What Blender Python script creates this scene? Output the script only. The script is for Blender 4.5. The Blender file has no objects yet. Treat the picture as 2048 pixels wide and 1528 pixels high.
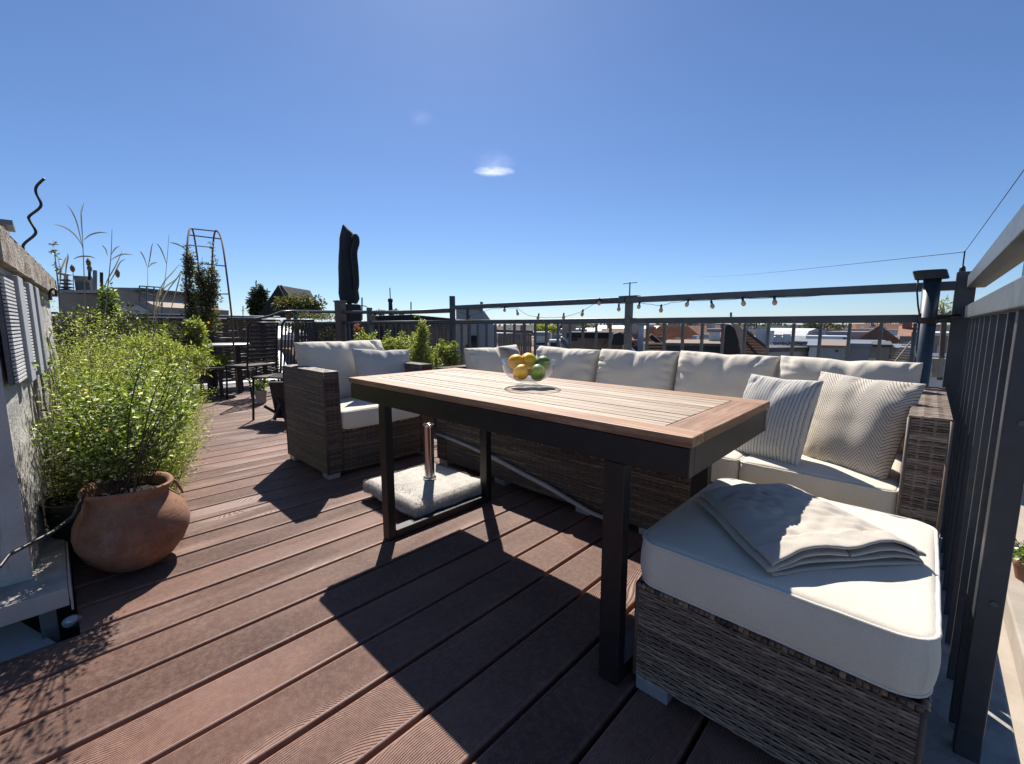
import bpy, bmesh, math, random
import numpy as np
from mathutils import Vector, Matrix, noise as mnoise

R = math.radians
random.seed(11)
rng = np.random.default_rng(7)
scene = bpy.context.scene
COL = scene.collection

# ------------------------------------------------------------------ camera
YAW, PITCH, CAMH = 43.61, 7.465, 1.0
cam_d = bpy.data.cameras.new("camera")
cam_d.sensor_width = 36.0
cam_d.lens = 36.0 * 870 / 2048
cam_d.clip_start = 0.02
cam_d.clip_end = 9000
cam = bpy.data.objects.new("camera", cam_d)
COL.objects.link(cam)
cam.location = (0, 0, CAMH)
cam.rotation_euler = (R(90 - PITCH), 0, R(YAW))
scene.camera = cam

# ------------------------------------------------------------------ light
SUN_AZ, SUN_EL = 142.0, 48.5          # azimuth counted from +X towards +Y
w = bpy.data.worlds.new("World")
scene.world = w
w.use_nodes = True
nt = w.node_tree
bg = nt.nodes["Background"]
sky = nt.nodes.new("ShaderNodeTexSky")
sky.sky_type = 'NISHITA'
sky.sun_disc = False
sky.sun_elevation = R(SUN_EL)
sky.sun_rotation = R(90 - SUN_AZ)
sky.altitude = 1500
sky.air_density = 1.0
sky.dust_density = 0.7
sky.ozone_density = 6.5
tint = nt.nodes.new("ShaderNodeMix"); tint.data_type = 'RGBA'; tint.blend_type = 'MULTIPLY'
tint.inputs[0].default_value = 1.0; tint.inputs[7].default_value = (.93, .975, 1.05, 1)
nt.links.new(sky.outputs[0], tint.inputs[6]); nt.links.new(tint.outputs[2], bg.inputs[0])
bg.inputs[1].default_value = 0.068
sd = bpy.data.lights.new("sun", 'SUN')
sd.energy = 5.0
sd.angle = R(0.53)
sd.color = (1.0, 0.94, 0.855)
sun = bpy.data.objects.new("sun", sd)
COL.objects.link(sun)
sdir = Vector((math.cos(R(SUN_AZ)) * math.cos(R(SUN_EL)), math.sin(R(SUN_AZ)) * math.cos(R(SUN_EL)), math.sin(R(SUN_EL))))
sun.rotation_euler = sdir.to_track_quat('Z', 'Y').to_euler()
sun.location = sdir * 30
scene.view_settings.view_transform = 'Standard'
scene.view_settings.look = 'None'
scene.view_settings.gamma = 1
scene.view_settings.exposure = 0.72
scene.view_settings.use_curve_mapping = False
scene.render.engine = 'CYCLES'
scene.cycles.max_bounces = 8
scene.cycles.transparent_max_bounces = 16

# ------------------------------------------------------------------ placing helper: a pixel of the 2048x1528 photo at a depth in metres
_a, _p = R(YAW), R(PITCH)
_R = Vector((math.cos(_a), math.sin(_a), 0))
_F = Vector((-math.sin(_a) * math.cos(_p), math.cos(_a) * math.cos(_p), -math.sin(_p)))
_U = Vector((-math.sin(_a) * math.sin(_p), math.cos(_a) * math.sin(_p), math.cos(_p)))
def ray(x, y): return _F + _R * ((x - 1024) / 870) - _U * ((y - 764) / 870)
def at(x, y, d): return Vector((0, 0, CAMH)) + ray(x, y) * d
def atz(x, y, z):
    q = ray(x, y); return Vector((0, 0, CAMH)) + q * ((z - CAMH) / q.z)
def atX(x, y, X):
    q = ray(x, y); return Vector((0, 0, CAMH)) + q * (X / q.x)
def atY(x, y, Y):
    q = ray(x, y); return Vector((0, 0, CAMH)) + q * (Y / q.y)

# ------------------------------------------------------------------ materials
MATS = {}
class NT:
    def __init__(s, name):
        s.m = bpy.data.materials.new(name); s.m.use_nodes = True
        s.t = s.m.node_tree; s.n = s.t.nodes; s.l = s.t.links
        s.b = s.n["Principled BSDF"]; s.out = s.n["Material Output"]
        MATS[name] = s.m
    def new(s, t, **kw):
        n = s.n.new(t)
        for k, v in kw.items():
            if isinstance(k, str) and hasattr(n, k): setattr(n, k, v)
            else: n.inputs[k].default_value = v
        return n
    def link(s, a, b): s.l.new(a, b)
    def coords(s, kind='Object', scale=(1, 1, 1)):
        tc = s.new('ShaderNodeTexCoord'); mp = s.new('ShaderNodeMapping')
        mp.inputs['Scale'].default_value = scale
        s.link(tc.outputs[kind], mp.inputs['Vector']); return mp.outputs[0]
    def noise(s, vec, scale, detail=4, rough=.55, dist=0.0):
        n = s.new('ShaderNodeTexNoise'); n.inputs['Scale'].default_value = scale
        n.inputs['Detail'].default_value = detail; n.inputs['Roughness'].default_value = rough
        n.inputs['Distortion'].default_value = dist
        s.link(vec, n.inputs['Vector']); return n.outputs['Fac']
    def ramp(s, fac, stops):
        r = s.new('ShaderNodeValToRGB'); e = r.color_ramp.elements
        while len(e) < len(stops): e.new(.5)
        for i, (p, c) in enumerate(stops):
            e[i].position = p; e[i].color = (*c, 1) if len(c) == 3 else c
        s.link(fac, r.inputs[0]); return r.outputs[0]
    def math(s, op, a, b=None, clamp=False):
        m = s.new('ShaderNodeMath'); m.operation = op; m.use_clamp = clamp
        for i, v in enumerate((a, b)):
            if v is None: continue
            if isinstance(v, (int, float)): m.inputs[i].default_value = v
            else: s.link(v, m.inputs[i])
        return m.outputs[0]
    def mix(s, fac, a, b, mode='MIX'):
        m = s.new('ShaderNodeMix'); m.data_type = 'RGBA'; m.blend_type = mode
        for i, v in ((0, fac), (6, a), (7, b)):
            if isinstance(v, (int, float)): m.inputs[i].default_value = v
            elif isinstance(v, tuple): m.inputs[i].default_value = (*v, 1)
            else: s.link(v, m.inputs[i])
        return m.outputs[2]
    def bump(s, h, strength=.3, dist=.01, prev=None):
        b = s.new('ShaderNodeBump'); b.inputs['Strength'].default_value = strength
        b.inputs['Distance'].default_value = dist; s.link(h, b.inputs['Height'])
        if prev is not None: s.link(prev, b.inputs['Normal'])
        return b.outputs[0]
    def done(s, col=None, rough=None, metal=None, normal=None):
        for k, v in (('Base Color', col), ('Roughness', rough), ('Metallic', metal)):
            if v is None: continue
            if isinstance(v, tuple): s.b.inputs[k].default_value = (*v, 1)
            elif isinstance(v, (int, float)): s.b.inputs[k].default_value = v
            else: s.link(v, s.b.inputs[k])
        if normal is not None: s.link(normal, s.b.inputs['Normal'])
        return s.m

def simple(name, c1, c2=None, rough=.7, metal=0.0, scale=8, bump=.2, bscale=None, bdist=.004, kind='Object', stretch=(1, 1, 1), rvar=True):
    """a base colour that drifts between two tones, with fine relief"""
    s = NT(name); v = s.coords(kind, stretch)
    if c2 is None: c2 = tuple(min(1, x * 1.25 + .005) for x in c1)
    f = s.noise(v, scale, 6, .65)
    col = s.ramp(f, [(.3, c1), (.7, c2)])
    if rvar:
        oi = s.new('ShaderNodeObjectInfo')
        k = s.math('ADD', s.math('MULTIPLY', oi.outputs['Random'], .24), .88)
        hs = s.new('ShaderNodeHueSaturation'); s.link(col, hs.inputs['Color']); s.link(k, hs.inputs['Value']); col = hs.outputs[0]
    nb = s.noise(v, bscale or scale * 12, 4, .7)
    n = s.bump(nb, bump, bdist)
    rr = s.math('ADD', s.math('MULTIPLY', f, .2), rough - .1)
    return s.done(col, rr, metal, n)

def mat_deck():
    s = NT('composite_deck'); tc = s.new('ShaderNodeTexCoord'); oi = s.new('ShaderNodeObjectInfo')
    off = s.new('ShaderNodeCombineXYZ')
    rnd = oi.outputs['Random']
    s.link(s.math('MULTIPLY', rnd, 37.0), off.inputs[1]); s.link(s.math('MULTIPLY', rnd, 11.0), off.inputs[2])
    add = s.new('ShaderNodeVectorMath'); add.operation = 'ADD'
    s.link(tc.outputs['Object'], add.inputs[0]); s.link(off.outputs[0], add.inputs[1]); v = add.outputs[0]
    mp = s.new('ShaderNodeMapping'); mp.inputs['Scale'].default_value = (5.5, 1.1, 1); s.link(v, mp.inputs[0])
    warp = s.noise(mp.outputs[0], 1.0, 1.5, .45)
    sep = s.new('ShaderNodeSeparateXYZ'); s.link(v, sep.inputs[0])
    # embossed grain: long lines along the board that swirl into arches here and there
    mp2 = s.new('ShaderNodeMapping'); mp2.inputs['Scale'].default_value = (1.2, .9, 1); s.link(v, mp2.inputs[0])
    where = s.ramp(s.noise(mp2.outputs[0], 1.0, 1, .5), [(.40, (.05,) * 3), (.62, (.85,) * 3)])
    ph = s.math('ADD', s.math('MULTIPLY', sep.outputs[0], 1150.0), s.math('MULTIPLY', s.math('MULTIPLY', warp, where), 330.0))
    groove = s.math('ADD', s.math('MULTIPLY', s.math('SINE', ph), .5), .5)
    groove = s.math('POWER', groove, .7)
    worn = s.ramp(s.noise(v, 1.7, 3, .6), [(.38, (.12,) * 3), (.60, (1,) * 3)])
    brd = s.math('LESS_THAN', s.math('ABSOLUTE', sep.outputs[0]), .0745)
    groove = s.math('MAXIMUM', groove, s.math('SUBTRACT', 1.0, brd))
    gw = s.math('MULTIPLY', s.math('SUBTRACT', 1.0, groove), worn)
    mott = s.noise(v, 55, 5, .75)
    big = s.noise(v, 2.3, 5, .65)
    base = s.ramp(big, [(.3, (.135, .060, .042)), (.5, (.185, .089, .063)), (.72, (.240, .128, .094))])
    hs = s.new('ShaderNodeHueSaturation'); s.link(base, hs.inputs['Color'])
    s.link(s.math('ADD', s.math('MULTIPLY', rnd, .42), .79), hs.inputs['Value'])
    c = s.mix(s.math('MULTIPLY', gw, .80), hs.outputs[0], (.030, .014, .010))
    c = s.mix(s.ramp(mott, [(.42, (0,) * 3), (.72, (.5,) * 3)]), c, (.30, .19, .14))
    # dust and lighter stains
    st = s.ramp(s.noise(v, 9, 6, .8), [(.62, (0,) * 3), (.74, (.5,) * 3)])
    c = s.mix(st, c, (.36, .27, .21))
    n = s.bump(groove, .8, .003)
    n = s.bump(mott, .25, .002, n)
    rr = s.math('ADD', s.math('MULTIPLY', mott, .3), .42)
    return s.done(c, rr, 0, n)
mat_deck()

def mat_teak(name, light, along='X', uv=False):
    s = NT(name); tc = s.new('ShaderNodeTexCoord'); oi = s.new('ShaderNodeObjectInfo')
    off = s.new('ShaderNodeCombineXYZ')
    for i in range(3): s.link(s.math('MULTIPLY', oi.outputs['Random'], 13.0 + 9 * i), off.inputs[i])
    add = s.new('ShaderNodeVectorMath'); add.operation = 'ADD'
    s.link(tc.outputs['Object'], add.inputs[0]); s.link(off.outputs[0], add.inputs[1])
    mp = s.new('ShaderNodeMapping'); mp.inputs['Scale'].default_value = (1.2, 22, 22) if along == 'X' else (22, 1.2, 22)
    s.link(add.outputs[0], mp.inputs[0]); v = mp.outputs[0]
    g = s.noise(v, 3.2, 8, .72, .6)
    g2 = s.noise(v, .8, 3, .6)
    if light:
        c = s.ramp(g, [(.3, (.105, .064, .038)), (.47, (.27, .190, .122)), (.62, (.42, .33, .235))])
        c = s.mix(s.ramp(g2, [(.35, (0,) * 3), (.65, (.55,) * 3)]), c, (.40, .305, .22))
    else:
        c = s.ramp(g, [(.3, (.13, .060, .030)), (.5, (.24, .125, .065)), (.68, (.38, .24, .145))])
    hs = s.new('ShaderNodeHueSaturation'); s.link(c, hs.inputs['Color'])
    s.link(s.math('ADD', s.math('MULTIPLY', oi.outputs['Random'], .45), .78), hs.inputs['Value'])
    n = s.bump(g, .35, .003)
    return s.done(hs.outputs[0], .6, 0, n)
mat_teak('teak_bleached', True, 'X'); mat_teak('teak_oiled_x', False, 'X'); mat_teak('teak_oiled_y', False, 'Y')

def mat_wicker(name, stops):
    s = NT(name); at_ = s.new('ShaderNodeAttribute'); at_.attribute_name = 'rnd'
    v = s.coords('Object'); n1 = s.noise(v, 90, 3, .6)
    f = s.math('ADD', at_.outputs['Fac'], s.math('MULTIPLY', s.math('SUBTRACT', n1, .5), .35), True)
    c = s.ramp(f, stops)
    return s.done(c, .55, 0, s.bump(s.noise(v, 400, 2, .5), .2, .001))
mat_wicker('wicker_brown', [(0, (.032, .020, .014)), (.35, (.095, .062, .042)), (.7, (.19, .130, .090)), (1, (.34, .25, .18))])
mat_wicker('wicker_grey', [(0, (.06, .044, .034)), (.35, (.165, .120, .09)), (.7, (.28, .21, .16)), (1, (.43, .34, .27))])

def mat_fabric(name, c1, c2, weave=900):
    s = NT(name); v = s.coords('Object')
    col = s.ramp(s.noise(v, 5, 5, .6), [(.3, c1), (.7, c2)])
    sp = s.ramp(s.noise(v, 420, 2, .6), [(.35, (.90,) * 3), (.65, (1.04,) * 3)])
    col = s.mix(1.0, col, sp, 'MULTIPLY')
    tc = s.coords('Object', (weave, weave, weave))
    ck = s.new('ShaderNodeTexWave'); ck.inputs['Scale'].default_value = 1; s.link(tc, ck.inputs[0])
    n = s.bump(s.noise(v, 650, 2, .5), .35, .0012)
    n = s.bump(s.noise(v, 14, 3, .5), .22, .010, n)
    s.b.inputs['Sheen Weight'].default_value = .15
    return s.done(col, .93, 0, n)
mat_fabric('cream_fabric', (.61, .55, .45), (.67, .615, .52))
mat_fabric('cream_piping', (.60, .56, .48), (.66, .62, .55))
mat_fabric('grey_fabric', (.25, .25, .255), (.33, .33, .33))
mat_fabric('linen_fabric', (.42, .375, .315), (.52, .47, .405))
mat_fabric('dark_cover', (.010, .013, .017), (.020, .024, .030))
mat_fabric('soft_grey_pillow', (.48, .46, .42), (.55, .53, .485))

def mat_stripe(name, herring):
    s = NT(name); uv = s.new('ShaderNodeUVMap'); sep = s.new('ShaderNodeSeparateXYZ'); s.link(uv.outputs[0], sep.inputs[0])
    u, v = sep.outputs[0], sep.outputs[1]
    v3 = s.coords('Object'); wob = s.noise(v3, 9, 3, .5)
    if not herring:
        x = s.math('ADD', s.math('MULTIPLY', u, 24.0), s.math('MULTIPLY', wob, .5))
        fr = s.math('FRACT', x)
        l1 = s.math('LESS_THAN', s.math('ABSOLUTE', s.math('SUBTRACT', fr, .35)), .10)
        l2 = s.math('LESS_THAN', s.math('ABSOLUTE', s.math('SUBTRACT', fr, .62)), .05)
        line = s.math('MAXIMUM', l1, s.math('MULTIPLY', l2, .7))
        brk = s.ramp(s.noise(v3, 160, 3, .6), [(.3, (.45,) * 3), (.55, (1,) * 3)])
        line = s.math('MULTIPLY', line, brk)
        c = s.mix(line, (.55, .52, .46), (.12, .155, .215))
    else:
        cols = 6.5
        cu = s.math('ADD', s.math('MULTIPLY', u, cols), s.math('MULTIPLY', wob, .18))
        tri = s.math('ABSOLUTE', s.math('SUBTRACT', s.math('MULTIPLY', s.math('FRACT', s.math('MULTIPLY', cu, .5)), 2.0), 1.0))
        x = s.math('ADD', s.math('MULTIPLY', v, 30.0), s.math('MULTIPLY', tri, 5.2))
        fr = s.math('FRACT', s.math('ADD', x, s.math('MULTIPLY', wob, .6)))
        line = s.math('LESS_THAN', s.math('ABSOLUTE', s.math('SUBTRACT', fr, .5)), .115)
        brk = s.ramp(s.noise(v3, 90, 3, .6), [(.25, (.5,) * 3), (.5, (1,) * 3)])
        line = s.math('MULTIPLY', line, brk)
        c = s.mix(line, (.54, .49, .415), (.115, .085, .070))
    n = s.bump(line, .35, .0012); n = s.bump(s.noise(v3, 600, 2, .5), .3, .001, n)
    return s.done(c, .93, 0, n)
mat_stripe('striped_linen', False); mat_stripe('herringbone_linen', True)

def mat_leaf(name, stops, trans=.45):
    s = NT(name); a = s.new('ShaderNodeAttribute'); a.attribute_name = 'rnd'
    c = s.ramp(a.outputs['Fac'], stops)
    s.b.inputs['Roughness'].default_value = .5
    s.link(c, s.b.inputs['Base Color'])
    tr = s.new('ShaderNodeBsdfTranslucent')
    c2 = s.mix(1.0, c, (1.6, 1.75, .7), 'MULTIPLY'); s.link(c2, tr.inputs[0])
    mx = s.new('ShaderNodeMixShader'); mx.inputs[0].default_value = trans
    s.link(s.b.outputs[0], mx.inputs[1]); s.link(tr.outputs[0], mx.inputs[2]); s.link(mx.outputs[0], s.out.inputs[0])
    return s.m
mat_leaf('leaf_lime', [(0, (.065, .085, .016)), (.35, (.17, .20, .040)), (.72, (.28, .30, .085)), (.90, (.38, .39, .18)), (.97, (.45, .40, .27)), (1, (.75, .73, .66))])
mat_leaf('leaf_pot', [(0, (.030, .050, .010)), (.35, (.095, .135, .026)), (.72, (.20, .25, .065)), (.88, (.32, .36, .18)), (.95, (.7, .70, .68)), (1, (.8, .8, .8))])
mat_leaf('leaf_dark', [(0, (.022, .030, .010)), (.5, (.045, .062, .018)), (.85, (.085, .095, .035)), (1, (.20, .17, .11))], .3)
mat_leaf('leaf_vine', [(0, (.035, .040, .014)), (.5, (.075, .085, .028)), (.8, (.13, .12, .05)), (1, (.28, .20, .12))], .35)
mat_leaf('leaf_fresh', [(0, (.12, .20, .02)), (1, (.25, .33, .05))], .5)
mat_leaf('dry_straw', [(0, (.17, .14, .11)), (.6, (.27, .235, .19)), (1, (.42, .38, .32))], .12)
mat_leaf('flower_rust', [(0, (.35, .10, .05)), (1, (.65, .25, .16))], .3)
mat_leaf('flower_yellow', [(0, (.75, .40, .02)), (1, (.85, .55, .04))], .3)
simple('stem_dark', (.035, .030, .020), (.075, .065, .045), .8, scale=30)
simple('soil', (.018, .012, .009), (.05, .035, .026), .95, scale=60, bump=.8, bdist=.02)
simple('terracotta', (.19, .082, .046), (.32, .165, .10), .85, scale=6, bump=.25, bscale=160, bdist=.002)
simple('rail_paint', (.055, .064, .076), (.085, .094, .108), .38, .35, scale=18, bump=.12, bscale=120, bdist=.001)
simple('rail_worn', (.070, .075, .080), (.145, .15, .15), .45, .45, scale=22, bump=.3, bscale=90, bdist=.002)
simple('post_paint', (.050, .052, .058), (.080, .082, .090), .40, .2, scale=12, bump=.12, bscale=150, bdist=.001)
simple('pipe_paint', (.020, .034, .050), (.032, .050, .070), .42, .1, scale=10, bump=.05, bscale=80, bdist=.001)
simple('black_metal', (.012, .011, .012), (.022, .020, .021), .42, .2, scale=25, bump=.06, bscale=300, bdist=.0005)
simple('black_plastic', (.010, .010, .011), (.02, .02, .021), .45, 0, scale=20, bump=.1)
simple('aluminium', (.38, .40, .42), (.48, .50, .52), .42, .5, scale=20, bump=.1, bscale=90, bdist=.001)
simple('zinc_sheet', (.36, .355, .34), (.50, .49, .47), .55, .25, scale=5, bump=.12, bscale=20, bdist=.003)
simple('concrete_cap', (.16, .125, .095), (.42, .365, .30), .9, scale=9, bump=.9, bscale=45, bdist=.02)
simple('concrete_grey', (.24, .225, .20), (.42, .395, .355), .9, scale=14, bump=.5, bscale=80, bdist=.004)
simple('stone_pale', (.38, .33, .29), (.55, .50, .45), .9, scale=20, bump=.6, bscale=70, bdist=.01)
simple('willow', (.085, .065, .048), (.20, .16, .125), .85, scale=40, bump=.4)
simple('old_wood', (.070, .055, .045), (.16, .13, .105), .8, scale=6, stretch=(8, 8, 1), bump=.4)
simple('dark_wood', (.022, .019, .019), (.055, .046, .042), .75, scale=6, stretch=(8, 8, 1), bump=.4)
simple('brown_board', (.15, .105, .075), (.26, .19, .14), .8, scale=5, stretch=(6, 6, 1), bump=.3)
simple('louver_wood', (.26, .14, .08), (.42, .25, .15), .75, scale=9, bump=.3)
simple('render_white', (.46, .47, .49), (.60, .61, .62), .9, scale=1.6, bump=.2, bscale=20)
simple('render_beige', (.31, .26, .205), (.41, .355, .285), .9, scale=2.5, bump=.35, bscale=60, bdist=.004)
simple('render_grey', (.26, .28, .31), (.31, .32, .34), .9, scale=1.2, bump=.2, bscale=20)
simple('render_tan', (.26, .21, .165), (.37, .31, .25), .9, scale=1.2, bump=.2, bscale=20)
simple('brick_wall', (.20, .095, .06), (.33, .17, .115), .9, scale=1.5, bump=.3, bscale=20)
simple('roof_tile', (.19, .090, .055), (.32, .165, .10), .85, scale=2.0, bump=.5, bscale=30, bdist=.02)
simple('roof_bitumen', (.055, .055, .058), (.12, .115, .11), .9, scale=1.0, bump=.3, bscale=20)
simple('roof_metal', (.13, .145, .165), (.22, .235, .25), .5, .4, scale=1.5, bump=.1)
simple('window_dark', (.015, .018, .022), (.03, .035, .042), .15, 0, scale=3, bump=.02)
simple('window_frame_white', (.55, .55, .54), (.65, .65, .64), .6, 0, scale=3, bump=.02)
simple('tarp_dark', (.013, .012, .012), (.035, .030, .028), .85, 0, scale=3, bump=.3)
simple('city_ground', (.07, .068, .062), (.13, .125, .115), .95, 0, scale=.05, bump=0)
simple('fruit_yellow', (.78, .42, .008), (.85, .52, .012), .5, scale=30, bump=.5, bscale=170, bdist=.0012)
simple('fruit_orange', (.78, .38, .006), (.85, .48, .012), .5, scale=30, bump=.5, bscale=170, bdist=.0012)
simple('fruit_green', (.085, .17, .012), (.16, .27, .02), .5, scale=22, bump=.4, bscale=150, bdist=.0012)
simple('granite_fur', (.50, .47, .42), (.66, .63, .57), .95, scale=25, bump=.8, bscale=120, bdist=.008)
simple('rust', (.10, .055, .035), (.20, .12, .08), .85, scale=30, bump=.4)
simple('louvre_white', (.50, .50, .50), (.62, .62, .62), .6, scale=10, bump=.1)
simple('plaster_dark', (.10, .10, .105), (.17, .165, .16), .9, scale=8, bump=.5, bdist=.01)
simple('bulb_glass', (.42, .25, .11), (.58, .38, .20), .2, scale=30, bump=.0)

def mat_stucco():
    s = NT('old_stucco'); v = s.coords('Object')
    f = s.noise(v, 3.0, 6, .7)
    c = s.ramp(f, [(.25, (.38, .365, .345)), (.5, (.52, .505, .48)), (.75, (.62, .60, .57))])
    vs = s.coords('Object', (6, 6, .5))
    stk = s.ramp(s.noise(vs, 2.2, 5, .75), [(.52, (0,) * 3), (.72, (.75,) * 3)])
    c = s.mix(stk, c, (.20, .17, .145))
    sp = s.ramp(s.noise(v, 70, 3, .7), [(.66, (0,) * 3), (.74, (.8,) * 3)])
    c = s.mix(sp, c, (.12, .11, .10))
    n = s.bump(s.noise(v, 45, 5, .8), .9, .012)
    return s.done(c, .92, 0, n)
mat_stucco()
def mat_terra():
    s = NT('old_terracotta'); v = s.coords('Object')
    c = s.ramp(s.noise(v, 7, 6, .7), [(.3, (.17, .072, .040)), (.5, (.25, .120, .070)), (.7, (.34, .190, .120))])
    st = s.ramp(s.noise(v, 4.5, 6, .75, .8), [(.52, (0,) * 3), (.70, (.5,) * 3)])
    c = s.mix(st, c, (.36, .29, .235))
    dk = s.ramp(s.noise(s.coords('Object', (3, 3, 9)), 5, 5, .7), [(.55, (0,) * 3), (.72, (.55,) * 3)])
    c = s.mix(dk, c, (.09, .045, .03))
    sp = s.ramp(s.noise(v, 130, 3, .6), [(.62, (0,) * 3), (.70, (.6,) * 3)])
    c = s.mix(sp, c, (.42, .30, .22))
    n = s.bump(s.noise(v, 90, 5, .7), .35, .003); n = s.bump(s.noise(s.coords('Object', (2, 2, 30)), 6, 3, .5), .25, .004, n)
    return s.done(c, .85, 0, n)
mat_terra()
def mat_chrome():
    s = NT('steel_tube'); v = s.coords('Object')
    s.done((.62, .56, .52), .16, 1.0, s.bump(s.noise(v, 60, 3, .6), .1, .001))
mat_chrome()
def mat_glass():
    s = NT('clear_glass')
    tr = s.new('ShaderNodeBsdfTransparent'); tr.inputs[0].default_value = (.985, .99, .99, 1)
    gl = s.new('ShaderNodeBsdfGlossy'); gl.inputs['Roughness'].default_value = .02
    lw = s.new('ShaderNodeLayerWeight'); lw.inputs[0].default_value = .5
    f = s.math('ADD', s.math('MULTIPLY', s.math('POWER', lw.outputs['Facing'], 2.8), .85), .06, True)
    mx = s.new('ShaderNodeMixShader'); s.link(f, mx.inputs[0]); s.link(tr.outputs[0], mx.inputs[1]); s.link(gl.outputs[0], mx.inputs[2])
    s.link(mx.outputs[0], s.out.inputs[0])
mat_glass()
def mat_cloud(name, dens):
    s = NT(name); s.n.remove(s.b)
    v = s.coords('Object'); ln = s.new('ShaderNodeVectorMath'); ln.operation = 'LENGTH'
    s.link(v, ln.inputs[0])
    fall = s.math('SUBTRACT', 1.0, ln.outputs['Value'], True)
    nz = s.math('SUBTRACT', s.noise(v, 2.2, 5, .65), .38, True)
    d = s.math('MULTIPLY', s.math('MULTIPLY', fall, nz), dens)
    pv = s.new('ShaderNodeVolumePrincipled'); pv.inputs['Color'].default_value = (.95, .96, 1, 1)
    pv.inputs['Anisotropy'].default_value = .55
    s.link(d, pv.inputs['Density']); s.link(pv.outputs[0], s.out.inputs['Volume'])
mat_cloud('cloud_wisp', .010); mat_cloud('cloud_streak', .20)

# ------------------------------------------------------------------ object helpers
WL = {}
def wloc(o): return WL.get(o.name, Vector((0, 0, 0)))
def tag(o, label=None, cat=None, group=None, kind=None):
    if label: o['label'] = label
    if cat: o['category'] = cat
    if group: o['group'] = group
    if kind: o['kind'] = kind
    return o
def thing(name, label, cat, loc=(0, 0, 0), group=None):
    o = bpy.data.objects.new(name, None); COL.objects.link(o)
    o.empty_display_size = .1
    o.location = loc; WL[o.name] = Vector(loc)
    return tag(o, label, cat, group)
def link_mesh(name, me, mat, parent, origin):
    o = bpy.data.objects.new(name, me); COL.objects.link(o)
    if mat: me.materials.append(MATS[mat])
    if parent is not None:
        o.parent = parent; o.location = Vector(origin) - wloc(parent)
    else: o.location = origin
    WL[o.name] = Vector(origin)
    return o
def copy_tree(o, parent=None):
    c = o.copy(); COL.objects.link(c)
    if parent is not None: c.parent = parent
    for ch in o.children: copy_tree(ch, c)
    return c

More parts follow.
